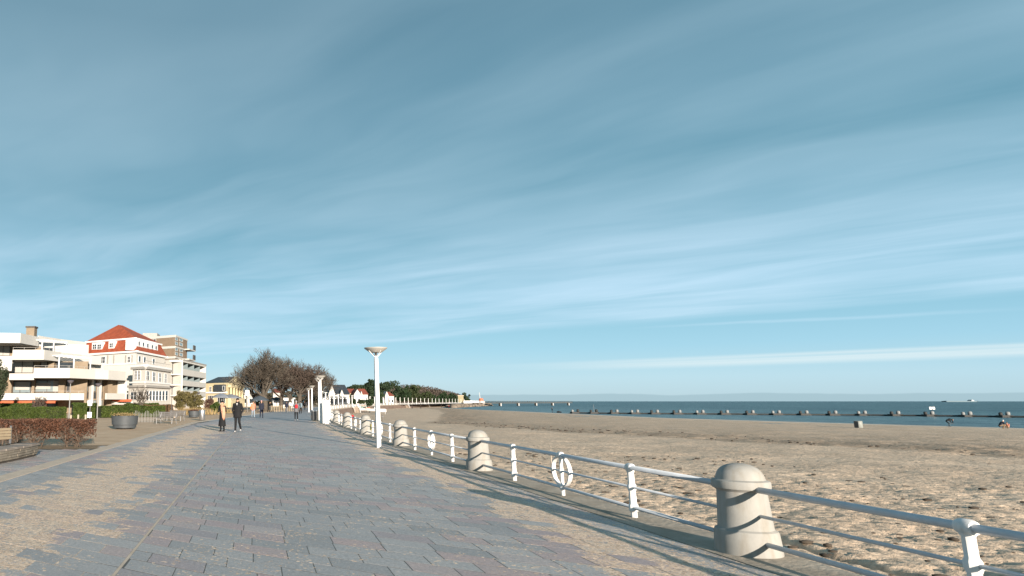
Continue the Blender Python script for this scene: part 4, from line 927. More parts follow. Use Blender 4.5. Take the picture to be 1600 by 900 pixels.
MB().prism([tuple(q) for q in (bc_, bl_, bb_, br_)], zc1, zc2).build('bay', CREAM, t_)
gl_ = bl_ + (bl_ - bc_) * 0.3; g2 = gl_ + (br_ - bc_)
MB().prism([tuple(q) for q in (bc_, gl_, g2, br_)], -0.05, zc1).build('bay', CREAM, t_)
BL, BR = Face(bc_, bl_), Face(bc_, br_); GL = Face(bc_, gl_)
for f in (BL, BR): f.box(MB(), -0.3, f.len + 0.2, zc2 - 0.55, zc2 - 0.15, 0, 0.35).build('cornice', GREYP, t_); f.box(MB(), -0.2, f.len + 0.2, zc2 - 0.15, zc2 + 0.2, -0.3, 0.15).build('cornice', WHITE, t_)
for f in (GL, BR): f.box(MB(), -0.3, f.len + 0.2, zc1 - 0.2, zc1 + 0.15, 0.002, 0.32).build('cornice', GREYP, t_); f.box(MB(), 0, f.len, zc1 + 0.5, zc1 + 0.75, 0, 0.12).build('string_course', WHITE, t_)
m = MB(); BR.box(m, 0, BR.len, zc2 + 0.75, zc2 + 0.82, -0.1, -0.05)
for q in range(12): BR.box(m, q * BR.len / 12, q * BR.len / 12 + 0.05, zc2 + 0.2, zc2 + 0.75, -0.1, -0.05)
m.build('roof_railing', GREYP, t_)
window(t_, BL, (210, 579, 214.6, 594), 1, 2); window(t_, BL, (215.4, 579, 220, 594), 1, 2)
for x0, x1, y0 in ((228, 233.2, 579.5), (238, 243, 581), (247.6, 252, 582.5), (256.3, 260.5, 584)): window(t_, BR, (x0, y0, x1, y0 + 15), 1, 1, None, GLASS)
window(t_, GL, (204, 612, 214, 625), 1, 1); window(t_, GL, (216, 612, 224.5, 625), 1, 1)
for x0 in (228, 233, 238, 243, 248, 253, 258): window(t_, BR, (x0, 610.5, x0 + 4.2, 626), 0, 1, None, GLASS)

# --- white hotel with balconies
t_ = thing('white_hotel', (0, 0, 0), 'plain white flat roofed hotel with three rows of balconies', 'building')
C_ = Vector(P2(283, 136)); L_ = Vector(P2(250, 141)); R_ = Vector(P2(321.5, 158)); B_ = L_ + R_ - C_
zt = zpx(562.5, 136, 283); FL, FR = Face(C_, L_), Face(C_, R_); inn = FR.n * -2.4
MB().prism([tuple(q) for q in (C_ + inn, L_ + inn, B_, R_ + inn)], -0.05, zt).build('wall', CREAM, t_)
FL.box(MB(), 0, FL.len, -0.05, zt, -0.3, 0.0).build('side_wall', CREAM, t_); FL.box(MB(), -0.1, FL.len, zt, zt + 0.3, -0.5, 0.08).build('roof_edge', GREYP, t_)
FR.box(MB(), FR.len - 0.5, FR.len, -0.05, zt, -2.6, 0).build('end_wall', CREAM, t_); FR.box(MB(), 0.05, FR.len - 0.5, zt - 0.35, zt, -2.6, 0).build('roof_slab', CREAM, t_); FR.box(MB(), 0, FR.len + 0.1, zt, zt + 0.25, -0.6, 0.1).build('roof_edge', GREYP, t_)
FI = Face(C_ + inn, R_ + inn)
for y0, y1 in ((576, 586), (594, 602.5), (610, 619)):
    za_ = FR.hit(285, y0)[1]; zb_ = FR.hit(285, y1)[1]
    FR.box(MB(), 0.05, FR.len - 0.5, zb_, za_, -0.15, 0.0).build('balcony_parapet', PLASTER, t_); FR.box(MB(), 0.05, FR.len - 0.5, zb_, zb_ + 0.22, -2.45, -0.15).build('balcony_floor', CREAM, t_)
    for i in range(4):
        if i: FR.box(MB(), i * FR.len / 4, i * FR.len / 4 + 0.08, za_, za_ + 1.5, -2.3, -0.2).build('divider', PALEGLASS, t_)
        s0 = (i + 0.25) * FR.len / 4; m = MB(); FI.box(m, s0, s0 + FR.len / 7, zb_ + 0.3, za_ + 1.35, 0.0, 0.05); m.build('balcony_door', GLASS, t_)
# --- brick tower block behind
t_ = thing('brick_tower_block', (0, 0, 0), 'brown brick tower block with white bands rising behind the white hotel', 'building')
C_ = Vector(P2(272, 190)); L_ = Vector(P2(224, 197)); R_ = Vector(P2(291, 204)); B_ = L_ + R_ - C_; zt = zpx(523.5, 190, 272)
MB().prism([tuple(q) for q in (C_, L_, B_, R_)], -0.05, zt).build('wall', BROWNB, t_); FL, FR = Face(C_, L_), Face(C_, R_)
for y in (523.8, 541, 557): zz = zpx(y, 190, 272); FL.box(MB(), -0.1, FL.len + 0.1, zz - 0.55, zz + 0.1, 0, 0.14).build('white_band', PLASTER, t_); FR.box(MB(), -0.1, FR.len + 0.1, zz - 0.4, zz + 0.1, 0.0, 0.16).build('white_band', PLASTER, t_)
for y in (527, 534, 543, 550): window(t_, FR, (273.5, y, 278, y + 5.5), 0, 0, PLASTER, PALEGLASS, fw=0.18); window(t_, FR, (280.5, y + 1.5, 285.5, y + 7), 0, 0, PLASTER, PALEGLASS, fw=0.18)
for y in (529.5,): window(t_, FL, (236.5, y, 244, y + 6), 1, 0, PLASTER, GLASS, fw=0.15)
for y in (538, 553.5):
    zz = zpx(y, 200, 290); FR.box(MB(), FR.len * 0.75, FR.len + 4.5, zz - 1.6, zz - 1.3, -2.0, 1.6).build('balcony_floor', PLASTER, t_); FR.box(MB(), FR.len + 1.8, FR.len + 4.6, zz - 1.3, zz + 0.2, 1.35, 1.6).build('balcony_parapet', FRAME, t_)
f = Face(P2(220, 199), P2(243, 199)); f.box(MB(), 0, f.len, zt - 1.5, zpx(520.5, 199, 235), -6, 0).build('roof_house', GREYP, t_)

# --- yellow villa with a columned front
t_ = thing('yellow_villa', (0, 0, 0), 'pale yellow villa with a dark roof and columned pediment', 'house')
C_ = Vector(P2(356, 190)); L_ = Vector(P2(320, 196)); R_ = Vector(P2(377, 205)); B_ = L_ + R_ - C_; ze = zpx(598, 190, 356); zr = zpx(588, 196, 360)
MB().prism([tuple(q) for q in (C_, L_, B_, R_)], -0.05, ze).build('wall', YELLOWP, t_); FL, FR = Face(C_, L_), Face(C_, R_)
mid1 = (C_ + R_) / 2; mid2 = (L_ + B_) / 2; m = MB(); up = Vector((0, 0, 1))
cL, cR = C_ + FR.n * 0.9, R_ + FR.n * 0.9; mf = (cL + cR) / 2; mb = mid2 + (mid1 - mid2) * 0.25
vs = [(cL.x, cL.y, ze), (cR.x, cR.y, ze), (mf.x, mf.y, zr), (L_.x - 0.5, L_.y, ze), (B_.x, B_.y, ze), (mb.x, mb.y, zr)]
m.add(vs, [(0, 2, 5, 3), (2, 1, 4, 5), (3, 5, 4), (0, 3, 4, 1)]); rf = m.build('roof', SLATE, t_)
g1, g2_ = C_ + FR.n * 1.0, R_ + FR.n * 1.0; gm_ = (g1 + g2_) / 2
MB().add([(g1.x, g1.y, ze - 0.1), (g2_.x, g2_.y, ze - 0.1), (gm_.x, gm_.y, zr + 0.05), (C_.x, C_.y, ze - 0.1), (R_.x, R_.y, ze - 0.1), (mid1.x, mid1.y, zr + 0.05)], [(0, 1, 2), (0, 2, 5, 3), (1, 4, 5, 2), (0, 3, 4, 1)]).build('pediment', YELLOWP, t_)
FR.box(MB(), 0, FR.len, ze - 1.3, ze - 0.12, 0.02, 1.0).build('entablature', YELLOWP, t_); FR.box(MB(), 0, FR.len, -0.05, zpx(622, 190, 356), 0.02, 1.1).build('base', YELLOWP, t_)
zb_ = zpx(622, 190, 356)
for i in range(5): p_ = FR.pt((i + 0.3) * FR.len / 4.7, 0.6); MB().lathe([(0.45, zb_), (0.38, zb_ + 0.2), (0.32, ze - 1.7), (0.42, ze - 1.3)], 12, (p_.x, p_.y, 0)).build('column', YELLOWP, t_)
for i in range(4): q = (i + 0.8) * FR.len / 4.7; FR.box(MB(), q - 0.4, q + 0.5, zb_ + 0.3, ze - 1.6, 0.022, 0.06).build('window', GLASS, t_)
window(t_, FL, (327, 604, 331, 612.5), 1, 1); window(t_, FL, (325, 618, 333, 630), 2, 0); window(t_, FL, (340, 619, 352, 630), 3, 0)
s0, s1, zbb, ztt = FL.rect(338, 601, 353, 611.5); FL.box(MB(), s0, s1, zbb, ztt, 0, 1.0).build('bay', SLATE, t_); window(t_, Face(FL.pt(0, 1.0), FL.pt(1, 1.0)), (347.5, 603, 351.5, 610), 0)
s0, s1, zbb, ztt = FL.rect(320, 613, 355, 614.5); FL.box(MB(), s0, s1, zbb, zbb + 0.4, 0, 0.4).build('string_course', WHITE, t_)
s0, s1, zbb, ztt = FL.rect(361, 588, 364, 590)

# --- generic gabled houses farther along the bay
def gable_house(name, lab, px0, px1, Y, ytop, yeave, wm, rm, rz=0.0, depth=12.0, gable=None, nwin=3, front='eave', dormer=False, yb=634):
    x0, x1 = atx(px0, Y), atx(px1, Y); zr, ze_ = zpx(ytop, Y, (px0 + px1) / 2), zpx(yeave, Y, (px0 + px1) / 2); cx = (x0 + x1) / 2; w = (x1 - x0) / math.cos(rz)
    t_ = thing(name, (cx, Y, 0), lab, 'house', rz, 'houses along the bay'); h = w / 2
    MB().prism([(-h, 0), (h, 0), (h, depth), (-h, depth)], -0.1, ze_).build('wall', wm, t_)
    m = MB()
    if front == 'eave':
        vs = [(-h - .3, -.4, ze_ - .1), (h + .3, -.4, ze_ - .1), (h * .86, depth / 2, zr), (-h * .86, depth / 2, zr), (-h - .3, depth + .4, ze_ - .1), (h + .3, depth + .4, ze_ - .1)]
        m.add(vs, [(0, 1, 2, 3), (5, 4, 3, 2), (1, 5, 2), (4, 0, 3), (0, 4, 5, 1)])
    else:
        vs = [(-h - .3, -.4, ze_ - .1), (0, -.4, zr), (h + .3, -.4, ze_ - .1), (-h - .3, depth, ze_ - .1), (0, depth, zr), (h + .3, depth, ze_ - .1)]
        m.add(vs, [(0, 3, 4, 1), (1, 4, 5, 2), (3, 5, 4), (0, 2, 5, 3)])
        MB().add([(-h, -.42, ze_ - .1), (h, -.42, ze_ - .1), (0, -.42, zr - .2), (-h, -.1, ze_ - .1), (h, -.1, ze_ - .1), (0, -.1, zr - .2)], [(0, 1, 2), (5, 4, 3), (0, 2, 5, 3), (1, 4, 5, 2)]).build('gable', wm, t_)
    m.build('roof', rm, t_)
    if gable:
        f0, f1, yg = gable; gx0, gx1 = -h + 2 * h * f0, -h + 2 * h * f1; zg = zpx(yg, Y, (px0 + px1) / 2)
        MB().add([(gx0, -1.2, 0), (gx1, -1.2, 0), (gx1, -1.2, ze_), ((gx0 + gx1) / 2, -1.2, zg), (gx0, -1.2, ze_), (gx0, depth / 2, 0), (gx1, depth / 2, 0), (gx1, depth / 2, ze_), ((gx0 + gx1) / 2, depth / 2, zg), (gx0, depth / 2, ze_)],
                 [(0, 1, 2, 3, 4), (1, 6, 7, 2), (0, 4, 9, 5), (2, 7, 8, 3), (4, 3, 8, 9)]).build('gable', wm, t_)
    floors = max(1, int((ze_ - 0.5) // 2.9))
    for fl_ in range(floors):
        for i in range(nwin):
            q = -h + (i + 0.5) * 2 * h / nwin; zz = 1.0 + fl_ * 2.9
            w_ = MB().box((q, -0.05, zz + 0.75), (1.3, 0.12, 1.6)).build('window', WHITE, t_); MB().box((q, -0.12, zz + 0.75), (1.0, 0.06, 1.3)).build('pane', GLASS, w_)
    return t_
gable_house('slate_roofed_house', 'white house with steep dark slate roof right behind the distant lamps', 520, 546, 235, 600.5, 616, PLASTER, SLATE, 0.05, 12, (0.42, 0.62, 609), 4)
gable_house('white_gabled_house', 'narrow white gable end with dark roof beside the steep slate roof', 513, 524, 232, 599, 617, PLASTER, SLATE, 0.0, 14, None, 2, 'gable')
gable_house('yellow_house', 'pale yellow house with red tiled roof left of the white gable', 541, 558, 262, 607, 614, YELLOWP, DARKRED, 0.0, 11, None, 3)
gable_house('white_gable_house', 'white gable fronted house between two red roofs', 553, 564, 258, 607.5, 616, PLASTER, DARKRED, 0.0, 14, None, 2, 'gable')
gable_house('red_roofed_house', 'white house with dark red roof at right end of the far houses', 562, 575, 268, 607, 616, PLASTER, DARKRED, 0.0, 12, (0.05, 0.3, 611), 3)
gable_house('seaside_villa', 'bright white villa among dark evergreens right of the foreground lamp', 599, 616, 330, 612, 618.5, PLASTER, DARKRED, 0.1, 12, (0.1, 0.45, 611.5), 3)
gable_house('park_house', 'white house half hidden by bare branches left of the big tree', 381, 396, 215, 608.5, 614, PLASTER, GREYP, 0.0, 12, (0.3, 0.6, 609), 3)
gable_house('garden_house', 'white half timbered house glimpsed between the bare trees', 427, 441, 230, 607, 613, PLASTER, DARKRED, 0.0, 12, None, 3)
gable_house('terrace_pavilion', 'long low white pavilion in front of the slate roofed house', 506, 543, 205, 619, 621.5, PLASTER, GREYP, 0.0, 8, None, 9)
t_ = thing('stone_tower', (0, 0, 0), 'squat khaki stone tower standing above the far end of the promenade', 'tower')
f = Face(P2(716, 592), P2(724.5, 592)); f.box(MB(), 0, f.len, -0.1, zpx(618.5, 592, 720), -5, 0).build('shaft', mat('khaki_stone', (0.25, 0.22, 0.14), 0.9, 0.1, 0.3), t_); f.box(MB(), -0.3, f.len + 0.3, zpx(618.5, 592, 720), zpx(617.7, 592, 720), -5.3, 0.3).build('cap', KERB, t_)
# ---------------------------------------------------------------- bare trees
BARK = mat('grey_bark', (0.07, 0.06, 0.047), 0.9, 0.3, 3.0, 0.01, 20); TWIG = mat('twig_bark', (0.10, 0.083, 0.064), 0.9, 0.3, 1.0); TWIGR = mat('red_twig', (0.095, 0.07, 0.055), 0.9, 0.3, 1.0)
def bare_tree(name, label, loc, H, spread, seed, twig=None, levels=5, trunk_r=0.32, fork=0.28, cat='tree', group='bare trees', nkid=(5, 5, 4, 4, 3)):
    rnd = random.Random(seed); t_ = thing(name, loc, label, cat, 0, group); big = MB(); tw = MB()
    def grow_(p, d, ln, r, lev):
        pts = [p]; q = p; dd = d.copy(); seg = 4 if lev < 2 else 3 if lev < 4 else 2
        for i in range(seg):
            dd = (dd + Vector((rnd.uniform(-1, 1), rnd.uniform(-1, 1), rnd.uniform(-0.5, 0.9))) * (0.10 + 0.05 * lev)).normalized()
            q = q + dd * (ln / seg); pts.append(q)
        r1 = r * (0.62 if lev == 0 else 0.42); rs = [r + (r1 - r) * i / seg for i in range(seg + 1)]
        if lev <= 1: big.path(pts, rs, 8 if lev == 0 else 6)
        else: (big if lev == 2 else tw).path(pts, [max(a_, 0.03 if lev < 3 else 0.0105) for a_ in rs], 4 if lev < 3 else 3)
        if lev >= levels: return
        k = nkid[min(lev, 4)]; a0 = rnd.uniform(0, 6.28)
        for j in range(k):
            f_ = rnd.uniform(0.35, 1.0) if lev else rnd.uniform(0.55, 1.0)
            idx = min(int(f_ * seg), seg - 1); b_ = pts[idx].lerp(pts[idx + 1], f_ * seg - idx); az = a0 + j * 6.283 / k + rnd.uniform(-0.4, 0.4)
            side = dd.orthogonal().normalized(); side.rotate(Matrix.Rotation(az, 3, dd)); tilt = rnd.uniform(0.40, 0.85) if lev else rnd.uniform(0.35, 0.8)
            nd = (dd * math.cos(tilt) + side * math.sin(tilt) * spread + Vector((0, 0, 0.22))).normalized()
            grow_(b_, nd, ln * rnd.uniform(0.55, 0.80) * (1.15 if lev == 0 else 1), max(r1 * rnd.uniform(0.6, 0.85), 0.014), lev + 1)
        if lev and lev < levels: grow_(pts[-1], dd, ln * 0.62, r1 * 0.9, lev + 1)
    grow_(Vector((0, 0, -0.1)), Vector((0.02, 0, 1)), H * fork, trunk_r, 0)
    zs = max(v_[2] for v_ in tw.v); k = H / zs
    for m_ in (big, tw): m_.v = [(x * k, y * k, z * k) for x, y, z in m_.v]
    big.build('trunk', BARK, t_, 0); tw.build('crown', twig or TWIG, t_, 0)
    return t_
def base(px, Y): return (atx(px, Y), Y, 0)
bare_tree('bare_tree', 'largest bare tree with a broad round crown above the walkers', base(414, 118), 11.3, 1.75, 3, None, 5, 0.36, 0.20, nkid=(7, 5, 4, 4, 3))
bare_tree('bare_tree', 'slim bare tree immediately left of the largest tree', base(397, 128), 8.8, 1.5, 23, None, 5, 0.20, 0.22)
bare_tree('bare_tree', 'bare tree filling the right flank of the largest crown', base(439, 127), 10.4, 1.6, 41, None, 5, 0.26, 0.22, nkid=(6, 5, 4, 4, 3))
bare_tree('bare_tree', 'reddish bare tree in the middle of the row', base(452, 124), 8.6, 1.5, 5, TWIGR, 5, 0.22, 0.24)
bare_tree('bare_tree', 'forked bare tree behind the walker with the red backpack', base(468, 122), 8.6, 1.5, 8, TWIGR, 5, 0.24, 0.20)
bare_tree('bare_tree', 'bare tree at the right end of the row behind the lamps', base(484, 130), 9.0, 1.6, 13, None, 5, 0.26, 0.22, nkid=(6, 5, 4, 4, 3))
bare_tree('bare_tree', 'farther bare tree showing just right of the row', base(500, 160), 9.4, 1.5, 17, None, 5, 0.26, 0.23)
bare_tree('pollarded_tree', 'small bare pollarded tree in front of the white villa bay', base(222, 84), 3.7, 1.2, 31, TWIG, 4, 0.18, 0.34, group='garden trees', nkid=(5, 4, 3, 3, 3))
bare_tree('garden_shrub', 'thin bare garden shrub before the orange awnings', base(60, 84), 2.4, 1.3, 37, TWIGR, 4, 0.05, 0.2, 'shrub', 'garden trees', nkid=(6, 4, 3, 3, 3))

# ---------------------------------------------------------------- evergreens and wood along the bay
EVG = leafmat('evergreen_needles', (0.012, 0.028, 0.012), (0.036, 0.062, 0.024), 0.15, 0.25); EVG2 = leafmat('olive_leaves', (0.026, 0.040, 0.016), (0.06, 0.075, 0.03), 0.2, 0.3)
PINE = leafmat('pine_needles', (0.016, 0.032, 0.016), (0.042, 0.064, 0.030), 0.15, 0.3)
def crown_pts(n, rx, ry, rz, nclump, seed, cr=0.32):
    g = np.random.default_rng(seed); c = g.normal(size=(nclump, 3)); c /= np.linalg.norm(c, axis=1)[:, None]; c *= g.uniform(0.35, 0.95, size=(nclump, 1)) ; c[:, 2] = np.maximum(c[:, 2], -0.8)
    idx = g.integers(0, nclump, n); d = g.normal(size=(n, 3)); d /= np.linalg.norm(d, axis=1)[:, None]; d *= g.uniform(0.3, 1.0, size=(n, 1)) ** 0.5 * (cr * g.uniform(0.6, 1.3, size=nclump)[idx])[:, None]; d[:, 2] *= 0.7
    return (c[idx] + d) * np.array([rx, ry, rz])
PYT = np.arange(60, 700, 2.0); PPX = CX + FPX * RX(PYT) / (PYT * math.cos(PITCH))
def behind(px): return float(np.interp(px, PPX, PYT)) + 22.0      # just landward of the curving promenade
def leafy(name, label, px, Y, ytop, ybot, hw, m, seed, n=3500, leaf=0.45, cat='tree', group=None, ground=0.0, nclump=34, trunk=True):
    if group == 'evergreens beyond the beach': Y = max(Y, behind(px + hw * 0.6))
    zt = zpx(ytop, Y, px); zb = max(zpx(ybot, Y, px), ground + 0.05); rx = hw * Y / FPX; t_ = thing(name, (atx(px, Y), Y, ground), label, cat, 0, group); rz = (zt - zb) / 2
    P = crown_pts(n, rx, rx * 0.9, rz, nclump, seed); P[:, 2] += (zt + zb) / 2 - ground; P[:, 2] = np.maximum(P[:, 2], 0.05)
    V, F = leaves(P, leaf); link('crown', npmesh('crown', V, F, m), t_)
    if trunk:
        k = MB(); k.path([(0, 0, -0.2), (0.1, 0, (zb + rz) * 0.5), (0, 0, zb + rz * 1.2 - ground)], [max(0.05, rx * 0.07), max(0.04, rx * 0.05), 0.03], 7)
        for i in range(5): a_ = i * 1.3; k.tube((0, 0, (zb + rz * 0.3 - ground)), (rx * 0.55 * math.cos(a_), rx * 0.5 * math.sin(a_), zb + rz * (0.8 + 0.15 * i) - ground), rx * 0.03, 0.02, 5)
        k.build('trunk', BARK, t_, 0)
    return t_
G_ = 'evergreens beyond the beach'
leafy('pine_tree', 'tall dark pine whose top rises beside the foreground lamp', 579, 300, 589, 622, 9, PINE, 1, 2200, 0.5, group=G_)
leafy('pine_tree', 'wide spreading pine immediately right of the foreground lamp', 606, 305, 594, 626, 21, PINE, 2, 5200, 0.5, group=G_)
leafy('pine_tree', 'low pine filling the gap below the spreading pine', 590, 310, 606, 634, 12, EVG, 3, 2600, 0.5, group=G_)
leafy('evergreen_tree', 'dark narrow evergreen left of the largest round evergreen', 627, 330, 606, 634, 9, EVG, 4, 2200, 0.5, group=G_)
leafy('evergreen_tree', 'largest round evergreen in front of the brown hill', 648, 340, 600.5, 634, 19, EVG2, 5, 5200, 0.55, group=G_)
leafy('evergreen_tree', 'dark evergreen behind the left edge of the largest round one', 635, 350, 601.5, 630, 9, EVG, 51, 2200, 0.5, group=G_)
leafy('evergreen_tree', 'olive coloured bush right of the largest round evergreen', 667, 360, 611, 634, 10, EVG2, 6, 2200, 0.5, group=G_)
leafy('evergreen_tree', 'dark evergreen in the low row below the hill, left one', 680, 400, 615, 634, 9, EVG, 7, 1800, 0.55, group=G_)
leafy('evergreen_tree', 'dark evergreen in the low row below the hill, middle one', 691, 430, 613, 634, 10, EVG, 8, 2000, 0.55, group=G_)
leafy('evergreen_tree', 'dark evergreen just left of the stone tower', 707, 470, 615, 633, 10, EVG, 9, 2000, 0.6, group=G_)
leafy('evergreen_tree', 'rounded dark evergreen just right of the stone tower', 727, 590, 614.5, 633, 9, EVG, 10, 2000, 0.6, group=G_)
leafy('evergreen_tree', 'flat topped dark tree behind the red roofs', 556, 330, 599, 616, 16, PINE, 11, 3200, 0.5, group=G_)
leafy('evergreen_tree', 'small dark tree between the slate roof and the pines', 572, 335, 603, 622, 8, EVG, 12, 1800, 0.5, group=G_)
leafy('hedge_bush', 'olive green clipped bush below the white gable house', 565, 235, 625, 634, 6, EVG2, 14, 900, 0.3, 'bush', 'bushes before the far houses')
leafy('hedge_bush', 'dark bush below the red roofed house', 577, 240, 622, 634, 7, EVG, 15, 1000, 0.3, 'bush', 'bushes before the far houses')
leafy('hedge_bush', 'dark bush before the yellow house', 552, 238, 623, 634, 6, EVG, 16, 900, 0.3, 'bush', 'bushes before the far houses')
# wooded hill
def hill():
    n = 60; V = []; F = []
    for i in range(n + 1):
        px = 480 + (735 - 480) * i / n; Y = 720
        zt = zpx(float(np.interp(px, [480, 540, 590, 620, 660, 690, 712, 726, 735], [622, 614, 606, 602, 603, 608, 616, 624, 630])), Y, px)
        V += [(atx(px, Y - 50), Y - 50, -0.2), (atx(px, Y), Y, zt * 0.86), (atx(px, Y + 160), Y + 160, -0.2)]
    for i in range(n): a_ = i * 3; F += [(a_, a_ + 3, a_ + 4, a_ + 1), (a_ + 1, a_ + 4, a_ + 5, a_ + 2)]
    return np.array(V), F
HV, HF = hill(); BROWNWOOD = leafmat('bare_wood', (0.07, 0.055, 0.043), (0.115, 0.092, 0.075), 0.1, 0.06)
tag(link('hill', npmesh('hill', HV, HF, mat('leaf_litter', (0.075, 0.052, 0.038), 0.95, 0.25, 0.1, coord='World'), True)), kind='structure')
n = 26000; fi = RNG.uniform(0, 59.999, n); ii = fi.astype(int); fr = (fi - ii)[:, None]; k = RNG.uniform(0, 1, n)[:, None]
A_ = HV[ii * 3] * (1 - fr) + HV[ii * 3 + 3] * fr; Bq = HV[ii * 3 + 1] * (1 - fr) + HV[ii * 3 + 4] * fr; Cq = HV[ii * 3 + 2] * (1 - fr) + HV[ii * 3 + 5] * fr
P = np.where(k < 0.75, A_ + (Bq - A_) * (k / 0.75), Bq + (Cq - Bq) * ((k - 0.75) / 0.5)); cl_ = vnoise(P[:, 0] * 0.12, P[:, 1] * 0.12, 5)
P[:, 2] += RNG.uniform(0, 1, n) * (1.5 + 3.0 * cl_)
V, F = leaves(P, 0.75); tag(link('bare_wood', npmesh('bare_wood', V, F, BROWNWOOD)), 'bare brown wood covering the hill beyond the beach', 'wood', kind='stuff')
# far low greenery behind the houses on the landward side
n = 9000; P = np.stack([RNG.uniform(-45, 26, n), RNG.uniform(255, 300, n), np.zeros(n)], 1); hh = 3.5 + 4.5 * vnoise(P[:, 0] * 0.09, P[:, 1] * 0.05, 4); P[:, 2] = RNG.uniform(0, 1, n) ** 0.7 * hh
V, F = leaves(P, 0.55); tag(link('far_greenery', npmesh('far_greenery', V, F, leafmat('far_leaves', (0.03, 0.033, 0.018), (0.09, 0.07, 0.045), 0.1, 0.08))), 'mixed brown and green trees behind the bare tree row', 'trees', kind='stuff')

# ---------------------------------------------------------------- hedges, shrubs, pine at the left
HG = leafmat('hedge_leaves', (0.030, 0.052, 0.010), (0.085, 0.115, 0.024), 0.25, 1.2); BEECH = leafmat('beech_leaves', (0.07, 0.036, 0.025), (0.165, 0.08, 0.048), 0.25, 4.0)
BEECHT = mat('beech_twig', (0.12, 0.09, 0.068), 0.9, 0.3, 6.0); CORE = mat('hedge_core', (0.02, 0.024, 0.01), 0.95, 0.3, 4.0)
def hedge(name, label, a, b_, depth, h, n, leaf, m, seed, wob=0.10):
    """clipped hedge along a plan line"""
    g = np.random.default_rng(seed); a = np.array(a); b_ = np.array(b_); L_ = np.linalg.norm(b_ - a); d = (b_ - a) / L_; nn = np.array([-d[1], d[0]])
    t_ = thing(name, (float(a[0]), float(a[1]), 0), label, 'hedge', math.atan2(d[1], d[0]), 'hedges along the gardens')
    s_ = g.uniform(0, L_, n); face = g.uniform(0, 1, n); w = np.where(face < 0.5, g.uniform(-0.5, -0.40, n), g.uniform(-0.5, 0.5, n)) * depth; z = np.where(face < 0.5, g.uniform(0.02, h, n), h - g.uniform(0, 0.10, n) * h)
    bump = (vnoise(s_ * 1.6, z * 2.0 + w * 2, seed) - 0.5) * 2 * wob; w = w + bump * np.where(face < 0.5, 1, 0); z = z + bump * np.where(face < 0.5, 0, 1)
    V, F = leaves(np.stack([s_, w, np.maximum(z, 0.03)], 1), leaf); link('foliage', npmesh('foliage', V, F, m), t_)
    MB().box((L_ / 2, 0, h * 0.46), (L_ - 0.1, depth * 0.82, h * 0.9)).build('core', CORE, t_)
    return t_
def gx(px, Y): return (atx(px, Y), Y)
hedge('clipped_hedge', 'long clipped green hedge before the apartment block at the left edge', gx(-60, 60), gx(104, 63), 1.6, 1.08, 16000, 0.075, HG, 1)
hedge('clipped_hedge', 'taller block of green hedge between the two path lamps', gx(113, 66), gx(151, 67), 1.4, 1.42, 6500, 0.08, HG, 2)
hedge('clipped_hedge', 'low green hedge right of the path lamps, behind the planter', gx(155, 70), gx(254, 74), 1.6, 1.12, 9000, 0.085, HG, 3)
hedge('clipped_hedge', 'dark green hedge at the back before the orange awnings', gx(-60, 78), gx(50, 80), 1.6, 1.36, 7000, 0.1, HG, 4)
hedge('clipped_hedge', 'green hedge in front of the white villa bay', gx(196, 84), gx(246, 86), 1.4, 1.35, 5000, 0.1, HG, 5)
hedge('brown_hedge', 'brown winter hedge below the pollarded tree', gx(226, 80), gx(268, 82), 1.2, 1.2, 4500, 0.09, leafmat('brown_leaves', (0.09, 0.055, 0.03), (0.17, 0.11, 0.06), 0.2, 2.0), 6)
# copper beech hedge in the foreground
def beech():
    a = np.array([-11.4, 24.6]); b_ = np.array([-5.95, 25.2]); L_ = np.linalg.norm(b_ - a); d = (b_ - a) / L_
    t_ = thing('beech_hedge', (float(a[0]), float(a[1]), 0), 'copper brown beech hedge with bare stems beside the promenade', 'hedge', math.atan2(d[1], d[0]))
    g = np.random.default_rng(5); n = 19000; s_ = g.uniform(0, L_, n); z = 1.0 - np.abs(g.normal(0, 0.30, n)); z = np.where(z < 0.05, g.uniform(0.3, 1.0, n), z); w = g.uniform(-0.5, 0.5, n)
    keep = vnoise(s_ * 3.0, z * 4 + w, 3) * 1.15 + (z - 0.55) * 0.9 > 0.30; end = (s_ > L_ - 0.5); keep &= ~(end & (g.uniform(0, 1, n) < 0.5 * (s_ - L_ + 0.5) / 0.5))
    V, F = leaves(np.stack([s_, w * 1.0, z * (1 + 0.06 * (vnoise(s_ * 2, w * 2, 1) - 0.5))], 1)[keep], 0.040); link('leaves', npmesh('leaves', V, F, BEECH), t_)
    rnd = random.Random(4); st = MB(); tw = MB()
    for i in range(46):
        x = rnd.uniform(0.1, L_ - 0.15); y = rnd.uniform(-0.42, 0.35); p_ = Vector((x, y, -0.03)); lean = rnd.uniform(-0.35, 0.35)
        q = p_ + Vector((lean * 0.5, rnd.uniform(-0.1, 0.1), 0.42)); r_ = q + Vector((lean * 0.4 + rnd.uniform(-0.1, 0.1), rnd.uniform(-0.1, 0.1), 0.42)); st.path([p_, q, r_], [0.019, 0.014, 0.006], 5)
        for j in range(34):
            f_ = rnd.uniform(0.06, 1.0); b0 = p_.lerp(q, f_ * 2) if f_ < 0.5 else q.lerp(r_, f_ * 2 - 1)
            c0 = b0 + Vector((rnd.uniform(-0.28, 0.28), rnd.uniform(-0.22, 0.22), rnd.uniform(0.02, 0.28))); tw.tube(b0, c0, 0.006, 0.0035, 3, caps=False)
            for _ in range(3): e0 = b0.lerp(c0, rnd.uniform(0.3, 1)); tw.tube(e0, e0 + Vector((rnd.uniform(-0.13, 0.13), rnd.uniform(-0.12, 0.12), rnd.uniform(-0.03, 0.15))), 0.004, 0.0025, 3, caps=False)
    st.build('stems', BEECHT, t_, 0); tw.build('twigs', BEECHT, t_, 0)
beech()
